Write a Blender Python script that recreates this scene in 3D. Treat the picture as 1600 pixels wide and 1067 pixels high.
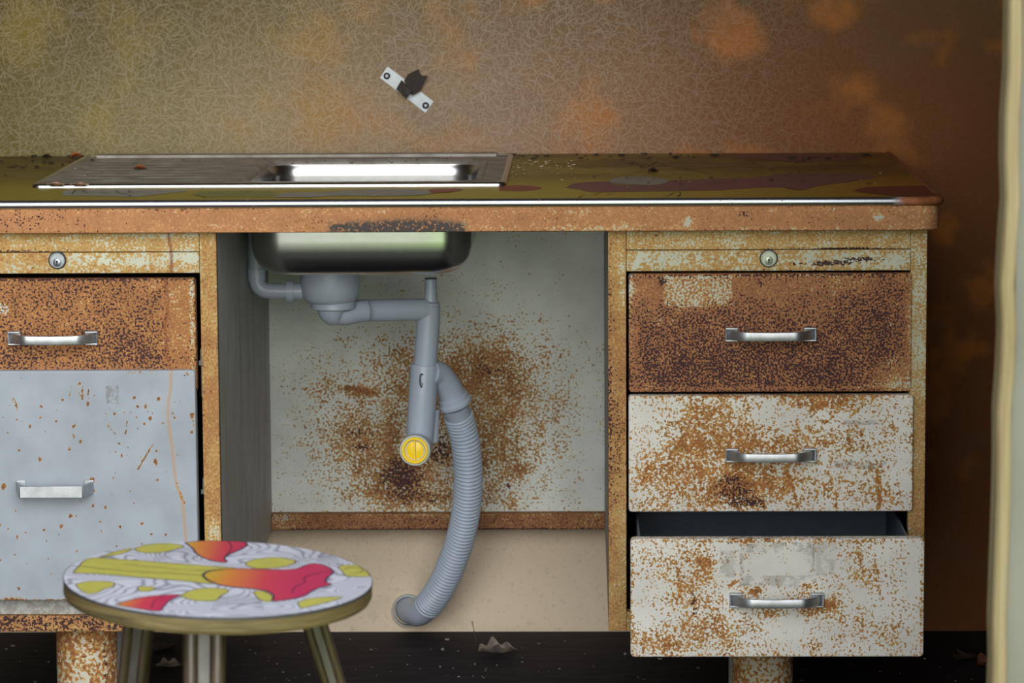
import bpy, bmesh, math, random
import numpy as np
from mathutils import Vector, Matrix

for o in list(bpy.data.objects):
    bpy.data.objects.remove(o)
sc = bpy.context.scene
COL = sc.collection

# ------------------------------------------------------------ camera
F_PX = 5350.2
CAM = np.array([0.0, -4.1695, 1.0702])
PITCH, YAW, ROLL = .1318, .0209, .006
FW = np.array([-math.sin(YAW) * math.cos(PITCH), math.cos(YAW) * math.cos(PITCH), -math.sin(PITCH)])
_rt = np.array([math.cos(YAW), math.sin(YAW), 0.0])
_up = np.cross(_rt, FW)
RT = math.cos(ROLL) * _rt - math.sin(ROLL) * _up
UP = math.sin(ROLL) * _rt + math.cos(ROLL) * _up
cd = bpy.data.cameras.new('camera')
cam = bpy.data.objects.new('camera', cd)
COL.objects.link(cam)
m = Matrix.Identity(4)
for i in range(3):
    m[i][0], m[i][1], m[i][2], m[i][3] = RT[i], UP[i], -FW[i], CAM[i]
cam.matrix_world = m
cd.sensor_width = 36
cd.lens = F_PX / 1600 * 36
cd.clip_start = .05
cd.clip_end = 200
cd.dof.use_dof = True
cd.dof.focus_distance = 4.22
cd.dof.aperture_fstop = 12.0
sc.camera = cam

# ------------------------------------------------------------ colour management and light
sc.view_settings.view_transform = 'Standard'
sc.view_settings.look = 'None'
sc.view_settings.gamma = 1
sc.view_settings.use_curve_mapping = False
sc.view_settings.exposure = 0.22
sc.cycles.use_denoising = True
sc.cycles.max_bounces = 8
sc.cycles.diffuse_bounces = 5

SKY_STRENGTH = 1.5
w = bpy.data.worlds.new('sky')
sc.world = w
w.use_nodes = True
nt = w.node_tree
nt.nodes.clear()
_o = nt.nodes.new('ShaderNodeOutputWorld')
_b = nt.nodes.new('ShaderNodeBackground')
_t = nt.nodes.new('ShaderNodeTexCoord')
_s = nt.nodes.new('ShaderNodeSeparateXYZ')
_n = nt.nodes.new('ShaderNodeTexNoise')
_n.inputs['Scale'].default_value = 5
_n.inputs['Detail'].default_value = 5
_m = nt.nodes.new('ShaderNodeMath'); _m.operation = 'MULTIPLY_ADD'
_m.inputs[1].default_value = .28
_r = nt.nodes.new('ShaderNodeValToRGB')
nt.links.new(_t.outputs['Generated'], _s.inputs[0])
nt.links.new(_t.outputs['Generated'], _n.inputs['Vector'])
nt.links.new(_n.outputs['Fac'], _m.inputs[0])
nt.links.new(_s.outputs['Z'], _m.inputs[2])
nt.links.new(_m.outputs[0], _r.inputs[0])
_e = _r.color_ramp.elements
_e[0].position = 0.10; _e[0].color = (.34, .33, .29, 1)
_e[1].position = 0.55; _e[1].color = (.88, .93, 1.0, 1)
_x = _e.new(.30); _x.color = (.36, .38, .30, 1)
_x = _e.new(.42); _x.color = (.62, .66, .64, 1)
_b.inputs['Strength'].default_value = SKY_STRENGTH
nt.links.new(_r.outputs[0], _b.inputs[0])
nt.links.new(_b.outputs[0], _o.inputs[0])

# soft overcast sun, high in front of the open side
sd = bpy.data.lights.new('sun', 'SUN')
sd.energy = 3.0
sd.angle = math.radians(60)
sd.color = (1, .98, .94)
sun = bpy.data.objects.new('sun', sd)
COL.objects.link(sun)
sun.rotation_euler = Vector((-.17, 1.0, -.24)).to_track_quat('-Z', 'Y').to_euler()

# daylight through the open front: a portal guides the sky sampling
pd = bpy.data.lights.new('sky_portal', 'AREA')
pd.shape = 'RECTANGLE'; pd.size = 1.75; pd.size_y = 2.0
pd.cycles.is_portal = True
po = bpy.data.objects.new('sky_portal', pd)
COL.objects.link(po)
po.location = (-.5, -1.34, 1.0)
po.rotation_euler = (math.pi / 2, 0, 0)
po.rotation_euler = Vector((0, 1, 0)).to_track_quat('-Z', 'Z').to_euler()


# ------------------------------------------------------------ measuring helpers (photo pixel -> point on a real plane)
def _ray(u, v):
    return FW + RT * (u - 800) / F_PX - UP * (v - 533.5) / F_PX

def WY(u, v, y):
    d = _ray(u, v)
    return Vector(CAM + d * (y - CAM[1]) / d[1])

def WZ(u, v, z):
    d = _ray(u, v)
    return Vector(CAM + d * (z - CAM[2]) / d[2])

def lin(c):
    r = []
    for k in c[:3]:
        k /= 255
        r.append(k / 12.92 if k <= .04045 else ((k + .055) / 1.055) ** 2.4)
    return (r[0], r[1], r[2], 1)


# ------------------------------------------------------------ node helpers
class NB:
    def __init__(s, name):
        s.m = bpy.data.materials.new(name)
        s.m.use_nodes = True
        s.t = s.m.node_tree
        s.t.nodes.clear()
        s.out = s.t.nodes.new('ShaderNodeOutputMaterial')
        s.p = s.t.nodes.new('ShaderNodeBsdfPrincipled')
        s.t.links.new(s.p.outputs[0], s.out.inputs[0])
        s.tc = s.t.nodes.new('ShaderNodeTexCoord').outputs['Object']

    def _set(s, inp, v):
        if isinstance(v, bpy.types.NodeSocket):
            s.t.links.new(v, inp)
        elif v is not None:
            if isinstance(v, (tuple, list)) and inp.type == 'VECTOR':
                v = tuple(v[:3])
            inp.default_value = v

    def node(s, kind, outn=0, **kw):
        n = s.t.nodes.new(kind)
        return n

    def math(s, op, a, b=None, c=None, clamp=False):
        n = s.t.nodes.new('ShaderNodeMath'); n.operation = op; n.use_clamp = clamp
        s._set(n.inputs[0], a)
        if b is not None: s._set(n.inputs[1], b)
        if c is not None: s._set(n.inputs[2], c)
        return n.outputs[0]

    def vmath(s, op, a, b=None):
        n = s.t.nodes.new('ShaderNodeVectorMath'); n.operation = op
        s._set(n.inputs[0], a)
        if b is not None: s._set(n.inputs[1], b)
        return n.outputs['Value'] if op in ('LENGTH', 'DISTANCE', 'DOT_PRODUCT') else n.outputs[0]

    def noise(s, scale, detail=3, rough=.5, vec=None, dist=0, color=False):
        n = s.t.nodes.new('ShaderNodeTexNoise')
        s._set(n.inputs['Vector'], vec if vec is not None else s.tc)
        n.inputs['Scale'].default_value = scale
        n.inputs['Detail'].default_value = detail
        n.inputs['Roughness'].default_value = rough
        n.inputs['Distortion'].default_value = dist
        return n.outputs['Color'] if color else n.outputs['Fac']

    def map(s, v, scale=(1, 1, 1), loc=(0, 0, 0), rot=(0, 0, 0)):
        n = s.t.nodes.new('ShaderNodeMapping')
        s._set(n.inputs[0], v)
        n.inputs['Scale'].default_value = scale
        n.inputs['Location'].default_value = loc
        n.inputs['Rotation'].default_value = rot
        return n.outputs[0]

    def ramp(s, f, stops, interp='LINEAR'):
        n = s.t.nodes.new('ShaderNodeValToRGB')
        n.color_ramp.interpolation = interp
        e = n.color_ramp.elements
        while len(e) > 1: e.remove(e[-1])
        e[0].position = stops[0][0]; e[0].color = stops[0][1]
        for p, c in stops[1:]:
            x = e.new(p); x.color = c
        s._set(n.inputs[0], f)
        return n.outputs[0]

    def step(s, f, a, b):
        n = s.t.nodes.new('ShaderNodeMapRange'); n.interpolation_type = 'SMOOTHSTEP'
        s._set(n.inputs[0], f)
        n.inputs[1].default_value = a; n.inputs[2].default_value = b
        return n.outputs[0]

    def mix(s, f, a, b, mode='MIX'):
        n = s.t.nodes.new('ShaderNodeMix'); n.data_type = 'RGBA'; n.blend_type = mode
        s._set(n.inputs[0], f); s._set(n.inputs[6], a); s._set(n.inputs[7], b)
        return n.outputs[2]

    def sep(s, v):
        n = s.t.nodes.new('ShaderNodeSeparateXYZ'); s._set(n.inputs[0], v)
        return n.outputs

    def comb(s, x, y, z):
        n = s.t.nodes.new('ShaderNodeCombineXYZ')
        s._set(n.inputs[0], x); s._set(n.inputs[1], y); s._set(n.inputs[2], z)
        return n.outputs[0]

    def attr(s, name):
        n = s.t.nodes.new('ShaderNodeAttribute'); n.attribute_name = name
        sp = s.t.nodes.new('ShaderNodeSeparateColor')
        s.t.links.new(n.outputs['Color'], sp.inputs[0])
        return sp.outputs[0], sp.outputs[1], sp.outputs[2], n.outputs['Alpha']

    def bump(s, h, strength=.3, dist=.001):
        n = s.t.nodes.new('ShaderNodeBump')
        n.inputs['Strength'].default_value = strength
        n.inputs['Distance'].default_value = dist
        s._set(n.inputs['Height'], h)
        s._set(s.p.inputs['Normal'], n.outputs[0])

    def fin(s, color=None, rough=None, metal=None, spec=None):
        s._set(s.p.inputs['Base Color'], color)
        s._set(s.p.inputs['Roughness'], rough)
        s._set(s.p.inputs['Metallic'], metal)
        s._set(s.p.inputs['Specular IOR Level'], spec)
        return s.m


def plain(name, rgb, rough=.5, metal=0, var=.12, vs=30, spec=None):
    b = NB(name)
    n = b.noise(vs, 4, .6)
    c = lin(rgb)
    lo = tuple(k * (1 - var) for k in c[:3]) + (1,)
    hi = tuple(min(1, k * (1 + var)) for k in c[:3]) + (1,)
    return b.fin(b.ramp(n, [(.3, lo), (.7, hi)]), rough, metal, spec)


def rusty(name, paint, grain=300, drip=(172, 112, 52), tape=(140, 138, 132), bare=False,
          mid=(150, 96, 56), ochre=(186, 150, 76), dark=(62, 38, 38), darkgrain=None, och=.66, tc=1.0, amp=2.3):
    b = NB(name)
    R, G, B, A = b.attr('wear')
    n1 = b.noise(grain, 2, .6)
    n2 = b.noise(45, 3, .6, dist=.4)
    n3 = b.noise(darkgrain or grain * 1.15, 2, .55, vec=b.map(b.tc, loc=(3.1, 7.7, 1.3)))
    n4 = b.noise(14, 3, .6)
    v = b.math('MULTIPLY_ADD', b.math('SUBTRACT', n1, .5), amp, R)
    v = b.math('MULTIPLY_ADD', b.math('SUBTRACT', n2, .5), 1.0, v)
    g = b.math('MULTIPLY_ADD', b.math('SUBTRACT', n3, .5), 3.0, G)
    g = b.math('MULTIPLY_ADD', b.math('SUBTRACT', n2, .5), .7, g)
    pl = lin(paint)
    pd_ = tuple(k * .84 for k in pl[:3]) + (1,)
    pc = b.ramp(n4, [(.35, pd_), (.65, pl)])
    rc = b.ramp(v, [(.50, lin(ochre)), (och, lin([ochre[i] * .6 + mid[i] * .4 for i in range(3)])), (och + .17, lin(mid)), (1.0, lin([k * .94 for k in mid]))])
    rc = b.mix(b.math('MULTIPLY', b.noise(150, 3), .25), rc, lin((196, 150, 108)))
    tone = b.math('ADD', b.math('MULTIPLY', b.noise(grain * 1.3, 2, .6, vec=b.map(b.tc, loc=(8, 2, 5))), .65), b.math('MULTIPLY', b.noise(38, 3, .6, vec=b.map(b.tc, loc=(1, 6, 2))), .35))
    rc = b.mix(1.0, rc, b.ramp(tone, [(.36, (1 - .42 * tc, 1 - .47 * tc, 1 - .48 * tc, 1)), (.50, (.97, .95, .94, 1)), (.64, (1 + .25 * tc, 1 + .25 * tc, 1 + .22 * tc, 1))]), 'MULTIPLY')
    f = b.step(v, .485, .53)
    c = b.mix(f, pc, rc)
    # pale halo where paint meets rust
    halo = b.math('MULTIPLY', b.step(v, .40, .49), b.math('SUBTRACT', 1, f))
    c = b.mix(b.math('MULTIPLY', halo, .35), c, lin((206, 186, 140)))
    dk = b.step(g, .46, .60)
    c = b.mix(dk, c, lin(dark))
    c = b.mix(b.math('MULTIPLY', B, .9, clamp=True), c, lin(drip))
    ta = b.math('MULTIPLY', A, b.step(b.noise(90 if not bare else 220, 4, .7), .40 if not bare else .36, .56 if not bare else .50), clamp=True)
    c = b.mix(ta, c, lin(tape))
    rr = b.math('MULTIPLY_ADD', f, .28, .55)
    h = b.math('ADD', b.math('MULTIPLY', f, .5), b.math('MULTIPLY', n1, b.math('MULTIPLY_ADD', f, .8, .1)))
    b.bump(h, .35, .0006)
    return b.fin(c, rr, 0, .35)


# ------------------------------------------------------------ object helpers
def link(o, parent=None):
    COL.objects.link(o)
    if parent is not None:
        o.parent = parent
        o.matrix_parent_inverse = Matrix.Identity(4)
        loc = Vector((0, 0, 0)); p = parent
        while p is not None:
            loc += p.location; p = p.parent
        o['_w'] = 0
        del o['_w']
        if o.type == 'MESH' and loc.length > 0:
            o.data.transform(Matrix.Translation(-loc))
    return o

def tag(o, label=None, cat=None, group=None, kind=None):
    if label: o['label'] = label
    if cat: o['category'] = cat
    if group: o['group'] = group
    if kind: o['kind'] = kind
    return o

def empty(name, loc, label, cat, group=None):
    o = bpy.data.objects.new(name, None)
    o.empty_display_size = .05
    COL.objects.link(o)
    o.location = loc
    return tag(o, label, cat, group)

def mesh(name, verts, faces, mats, parent=None, smooth=True, midx=None, wear=None, angle=40):
    me = bpy.data.meshes.new(name)
    me.from_pydata([tuple(v) for v in verts], [], faces)
    if not isinstance(mats, (list, tuple)): mats = [mats]
    for m_ in mats: me.materials.append(m_)
    if midx is not None:
        me.polygons.foreach_set('material_index', midx)
    if wear is not None:
        a = me.color_attributes.new('wear', 'FLOAT_COLOR', 'POINT')
        a.data.foreach_set('color', np.asarray(wear, dtype=np.float32).ravel())
    me.update()
    bm = bmesh.new(); bm.from_mesh(me)
    bmesh.ops.recalc_face_normals(bm, faces=bm.faces)
    if smooth:
        lim = math.radians(angle)
        for f in bm.faces: f.smooth = True
        for e in bm.edges:
            if len(e.link_faces) == 2 and e.calc_face_angle(0) > lim: e.smooth = False
    bm.to_mesh(me); bm.free()
    o = bpy.data.objects.new(name, me)
    return link(o, parent)

class MB:
    """collects shapes into one mesh"""
    def __init__(s): s.v = []; s.f = []; s.mi = []; s.cur = 0
    def add(s, v, f):
        k = len(s.v); s.v += [tuple(p) for p in v]; s.f += [[i + k for i in q] for q in f]; s.mi += [s.cur] * len(f)
        return s
    def box(s, x0, x1, y0, y1, z0, z1):
        v = [(x, y, z) for x in (x0, x1) for y in (y0, y1) for z in (z0, z1)]
        return s.add(v, [(0, 1, 3, 2), (4, 6, 7, 5), (0, 4, 5, 1), (2, 3, 7, 6), (0, 2, 6, 4), (1, 5, 7, 3)])
    def prism(s, pts, d):  # polygon pts (3d) extruded by vector d
        n = len(pts); d = Vector(d)
        v = [Vector(p) for p in pts] + [Vector(p) + d for p in pts]
        f = [list(range(n))[::-1], list(range(n, 2 * n))] + [(i, (i + 1) % n, n + (i + 1) % n, n + i) for i in range(n)]
        return s.add(v, f)
    def tube(s, pts, radii, n=28, caps=True, hollow=None):
        P = [Vector(p) for p in pts]
        if not isinstance(radii, (list, tuple)): radii = [radii] * len(P)
        T = []
        for i in range(len(P)):
            a = P[max(i - 1, 0)]; b_ = P[min(i + 1, len(P) - 1)]
            d = b_ - a
            T.append(d.normalized() if d.length > 1e-9 else (T[-1] if T else Vector((0, 0, 1))))
        ref = Vector((0, 1, 0)) if abs(T[0].y) < .9 else Vector((1, 0, 0))
        N = (ref - T[0] * ref.dot(T[0])).normalized()
        v = []; f = []
        for i, p in enumerate(P):
            if i: N = (N - T[i] * N.dot(T[i])).normalized()
            Bn = T[i].cross(N)
            for k in range(n):
                a = 2 * math.pi * k / n
                v.append(p + (N * math.cos(a) + Bn * math.sin(a)) * radii[i])
        for i in range(len(P) - 1):
            for k in range(n):
                f.append((i * n + k, i * n + (k + 1) % n, (i + 1) * n + (k + 1) % n, (i + 1) * n + k))
        if caps:
            f.append(list(range(n))[::-1]); f.append([(len(P) - 1) * n + k for k in range(n)])
        return s.add(v, f)
    def lathe(s, c, axis, prof, n=36):  # prof: (along, radius)
        ax = Vector(axis).normalized()
        ref = Vector((0, 0, 1)) if abs(ax.z) < .9 else Vector((1, 0, 0))
        N = (ref - ax * ref.dot(ax)).normalized(); Bn = ax.cross(N); c = Vector(c)
        v = []; f = []
        for t, r in prof:
            for k in range(n):
                a = 2 * math.pi * k / n
                v.append(c + ax * t + (N * math.cos(a) + Bn * math.sin(a)) * max(r, 1e-5))
        for i in range(len(prof) - 1):
            for k in range(n):
                f.append((i * n + k, i * n + (k + 1) % n, (i + 1) * n + (k + 1) % n, (i + 1) * n + k))
        f.append(list(range(n))[::-1]); f.append([(len(prof) - 1) * n + k for k in range(n)])
        return s.add(v, f)
    def build(s, name, mats, parent=None, smooth=True, angle=40):
        return mesh(name, s.v, s.f, mats, parent, smooth, s.mi, angle=angle)

def smooth_path(pts, per=12):
    """Catmull-Rom through points"""
    P = [Vector(p) for p in pts]
    P = [P[0] * 2 - P[1]] + P + [P[-1] * 2 - P[-2]]
    out = []
    for i in range(1, len(P) - 2):
        for k in range(per):
            t = k / per
            a, b_, c, d = P[i - 1], P[i], P[i + 1], P[i + 2]
            out.append(.5 * ((2 * b_) + (c - a) * t + (2 * a - 5 * b_ + 4 * c - d) * t * t + (3 * b_ - a - 3 * c + d) * t ** 3))
    out.append(P[-2])
    return out

def resample(P, step):
    out = [P[0]]; acc = 0
    for a, b_ in zip(P, P[1:]):
        L = (b_ - a).length; d = 0
        while acc + (L - d) >= step:
            d += step - acc; acc = 0
            out.append(a.lerp(b_, d / L))
        acc += L - d
    return out


# wear field: blobs given as seen on the flat front (centre, half widths, amount)
def wear_fn(y, R=0., G=0., r=(), g=(), strokes=(), tapes=(), rrect=()):
    s = (y - CAM[1]) / F_PX * 1.01
    def bl(L): return [(WY(u, v, y).x, WY(u, v, y).z, ru * s, rv * s, a) for u, v, ru, rv, a in L]
    rb, gb = bl(r), bl(g)
    st = [([(WY(u, v, y).x, WY(u, v, y).z) for u, v in p], wd * s, ch, a) for p, wd, ch, a in strokes]
    tp = [(WY(a, b_, y), WY(c, d, y), amt) for a, b_, c, d, amt in tapes]
    rr = [(WY(a, b_, y), WY(c, d, y), amt) for a, b_, c, d, amt in rrect]
    def fn(x, z):
        out = np.zeros((len(x), 4)); out[:, 0] = R; out[:, 1] = G
        for L, ch in ((rb, 0), (gb, 1)):
            for cx, cz, rx, rz, a in L:
                out[:, ch] += a * np.exp(-(((x - cx) / rx) ** 2 + ((z - cz) / rz) ** 2))
        for p, wd, ch, a in st:
            best = np.full(len(x), 9.)
            for (ax, az), (bx, bz) in zip(p, p[1:]):
                dx, dz = bx - ax, bz - az
                t = np.clip(((x - ax) * dx + (z - az) * dz) / (dx * dx + dz * dz + 1e-12), 0, 1)
                best = np.minimum(best, np.hypot(x - ax - t * dx, z - az - t * dz))
            out[:, ch] += a * np.exp(-(best / wd) ** 2)
        for L, ch in ((tp, 3), (rr, 0)):
            for p, q, amt in L:
                ins = (x > p.x) & (x < q.x) & (z < p.z) & (z > q.z)
                out[ins, ch] += amt
        return out
    return fn

def axis_pts(a, b_, step, bev):
    n = max(1, int((b_ - a - 2 * bev) / step))
    mid_ = np.linspace(a + bev, b_ - bev, n + 1)
    if bev > 0:
        return np.concatenate([a + bev * np.array([0, .25, .6]), mid_, b_ - bev * np.array([.6, .25, 0])])
    return mid_

def slab(name, x0, x1, z0, z1, y, th, mat, parent, wf=None, rad=.004, bev=.0015, step=.002, extra=None, mats=None):
    """sheet-metal slab facing -y: gridded front with rounded corners and edges"""
    xs = axis_pts(x0, x1, step, bev); zs = axis_pts(z0, z1, step, bev)
    X, Z = np.meshgrid(xs, zs); nx, nz = len(xs), len(zs)
    e = np.minimum(np.minimum(X - x0, x1 - X), np.minimum(Z - z0, z1 - Z))
    t = np.clip(1 - e / max(bev, 1e-9), 0, 1)
    Y = y + bev * (1 - np.sqrt(1 - t ** 2))
    if rad > 0:
        for sx, cx in ((-1, x0 + rad), (1, x1 - rad)):
            for sz, cz in ((-1, z0 + rad), (1, z1 - rad)):
                u = (X - cx) * sx; v = (Z - cz) * sz
                mk = (u > 0) & (v > 0)
                L = np.hypot(u, v); mx = np.maximum(u, v)
                k = np.where(L > 1e-9, mx / np.maximum(L, 1e-9), 1)
                X = np.where(mk, cx + sx * u * k, X); Z = np.where(mk, cz + sz * v * k, Z)
    V = np.stack([X.ravel(), Y.ravel(), Z.ravel()], 1)
    F = [(j * nx + i, j * nx + i + 1, (j + 1) * nx + i + 1, (j + 1) * nx + i) for j in range(nz - 1) for i in range(nx - 1)]
    loop = [i for i in range(nx)] + [j * nx + nx - 1 for j in range(1, nz)] + [(nz - 1) * nx + i for i in range(nx - 2, -1, -1)] + [j * nx for j in range(nz - 2, 0, -1)]
    k = len(V); bk = V[loop].copy(); bk[:, 1] = y + th
    V = np.concatenate([V, bk]); n = len(loop)
    F += [(loop[i], k + i, k + (i + 1) % n, loop[(i + 1) % n]) for i in range(n)]
    F.append([k + i for i in range(n)])
    wr = wf(V[:, 0], V[:, 2]) if wf else np.zeros((len(V), 4))
    mi = [0] * len(F)
    V = V.tolist()
    if extra is not None:
        kk = len(V); V += extra.v; F += [[i + kk for i in q] for q in extra.f]; mi += [a + (1 if mats else 0) for a in extra.mi]
        wr = np.concatenate([wr, np.zeros((len(extra.v), 4))])
    return mesh(name, V, F, [mat] + (mats or []), parent, True, mi, wr)

def swept(name, prof, path, mat, parent, wf=None, angle=35):
    """open profile (outward, z) swept along a path of (x, y, nx, ny)"""
    V = []; F = []; m_ = len(prof)
    for x, y, nx_, ny_ in path:
        for d, z in prof: V.append((x + nx_ * d, y + ny_ * d, z))
    for i in range(len(path) - 1):
        for j in range(m_):
            F.append((i * m_ + j, i * m_ + (j + 1) % m_, (i + 1) * m_ + (j + 1) % m_, (i + 1) * m_ + j))
    F.append(list(range(m_))[::-1]); F.append([(len(path) - 1) * m_ + j for j in range(m_)])
    A_ = np.array(V)
    return mesh(name, V, F, mat, parent, True, None, wf(A_[:, 0], A_[:, 2]) if wf else None, angle)


# ------------------------------------------------------------ materials
M = {}
M['drawer_right_top'] = rusty('rusted_drawer', (196, 196, 182), grain=330, tc=.75, mid=(160, 106, 72), darkgrain=360, dark=(66, 42, 42))
M['white'] = rusty('white_enamel_rust', (224, 222, 216), grain=330, mid=(156, 98, 54), och=.70)
M['white_blue'] = rusty('pale_grey_enamel', (160, 169, 180), grain=340, drip=(186, 138, 82), tape=(120, 122, 122), mid=(124, 80, 46), ochre=(178, 150, 104), och=.60)
M['brown_left'] = rusty('rusted_left_drawer', (196, 196, 188), grain=330, tc=.7, drip=(120, 62, 40), mid=(166, 112, 68), darkgrain=330, dark=(66, 42, 42))
M['frame'] = rusty('rusted_frame', (196, 198, 180), grain=330, mid=(168, 120, 72), ochre=(186, 160, 98), drip=(122, 60, 44), och=.84, tc=.40, amp=1.9)
M['apron'] = rusty('rusted_apron', (196, 196, 180), grain=340, mid=(186, 130, 88), ochre=(200, 168, 112), tape=(74, 68, 66), bare=True, tc=.45)
M['panel'] = rusty('panel_enamel', (218, 222, 216), grain=270, mid=(146, 98, 64), ochre=(184, 154, 96), darkgrain=270, dark=(76, 50, 48), och=.72)
M['lip'] = rusty('lip_rust', (168, 166, 158), grain=330, mid=(140, 94, 64))
M['side'] = rusty('dark_grey_enamel', (172, 174, 172), grain=260, drip=(112, 96, 72), mid=(110, 82, 54))
M['foot'] = rusty('foot_rust', (196, 192, 174), grain=190, mid=(146, 92, 54))
M['inner'] = plain('dark_interior', (44, 50, 56), .7)
M['inner_blue'] = plain('drawer_inside_paint', (84, 96, 108), .5)
M['zinc'] = plain('zinc_runner', (150, 158, 165), .35, .8)
M['black'] = plain('black_plastic', (30, 29, 28), .6)
M['darkbrown'] = plain('brown_clip', (52, 42, 36), .75, var=.3, vs=200)
M['grey_pvc'] = plain('grey_plastic', (170, 181, 198), .36, var=.05, vs=15)
M['grey_pvc_dark'] = plain('dark_grey_plastic', (84, 94, 104), .5)
M['white_pvc'] = plain('pale_plastic_rim', (180, 186, 186), .45)
M['yellow'] = plain('yellow_plastic', (255, 214, 30), .35, var=.06)
M['aluminium_plate'] = plain('aluminium_plate', (190, 198, 204), .45, .3, var=.1, vs=60)

def brushed(name, rgb, rough, sx=4, sz=300, amt=.12, var=.2):
    b = NB(name)
    n = b.noise(1, 3, .6, vec=b.map(b.tc, (sx, sz, sz)))
    n2 = b.noise(60, 4, .6)
    c = lin(rgb)
    lo = tuple(k * (1 - var) for k in c[:3]) + (1,)
    b.fin(b.ramp(n2, [(.35, lo), (.6, c)]), b.math('MULTIPLY_ADD', n, amt, rough), 1.0)
    return b.m
M['handle'] = brushed('brushed_handle', (196, 200, 206), .42)
M['steel'] = brushed('stainless_steel', (196, 197, 198), .24, amt=.04, var=.06)

def sinktop_mat():
    b = NB('dirty_stainless_top')
    n = b.noise(25, 4, .6)
    n2 = b.noise(200, 3, .6)
    c = b.ramp(n, [(.35, lin((136, 130, 122))), (.65, lin((172, 167, 160)))])
    c = b.mix(b.step(n2, .62, .70), c, lin((50, 40, 32)))
    return b.fin(c, b.math('MULTIPLY_ADD', n2, .2, .45), .4)
M['sinktop'] = sinktop_mat()

def chrome_mat():
    b = NB('chrome_edge_strip')
    x = b.sep(b.tc)[0]
    n = b.noise(160, 4, .6)
    n2 = b.noise(30, 3, .6)
    endm = b.step(b.math('MULTIPLY_ADD', b.math('SUBTRACT', n, .5), .02, x), EDGE_X - .065, EDGE_X - .045)
    speck = b.step(n, .66, .70)
    f = b.math('MAXIMUM', endm, b.math('MULTIPLY', speck, .6), clamp=True)
    c = b.mix(f, lin((186, 190, 200)), b.ramp(n2, [(.4, lin((120, 62, 30))), (.6, lin((160, 100, 60)))]))
    return b.fin(c, b.math('MULTIPLY_ADD', f, .4, .34), b.math('SUBTRACT', 1, f))

def wood(name, cols, sc_=(60, 60, 4), rough=.6, gloss=None):
    b = NB(name)
    n = b.noise(1, 5, .6, vec=b.map(b.tc, sc_), dist=1.2)
    b.bump(n, .3, .001)
    return b.fin(b.ramp(n, [(.28 + .44 * i / (len(cols) - 1), lin(c)) for i, c in enumerate(cols)]), rough)
M['post'] = wood('weathered_post', [(96, 74, 44), (136, 120, 90), (148, 136, 112)], (120, 40, 3.5), .8)
M['post_face'] = plain('grey_white_board', (116, 115, 108), .8, var=.12, vs=9)
M['plyedge'] = wood('plywood_edge', [(58, 48, 30), (96, 82, 50), (122, 106, 70)], (9, 9, 160), .6)
M['leg'] = wood('worn_varnished_leg', [(40, 30, 20), (66, 54, 40), (80, 70, 56)], (70, 70, 5), .28)
M['legmid'] = wood('leg_grey_web', [(54, 50, 44), (76, 72, 68), (90, 88, 84)], (50, 50, 8), .35)

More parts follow.
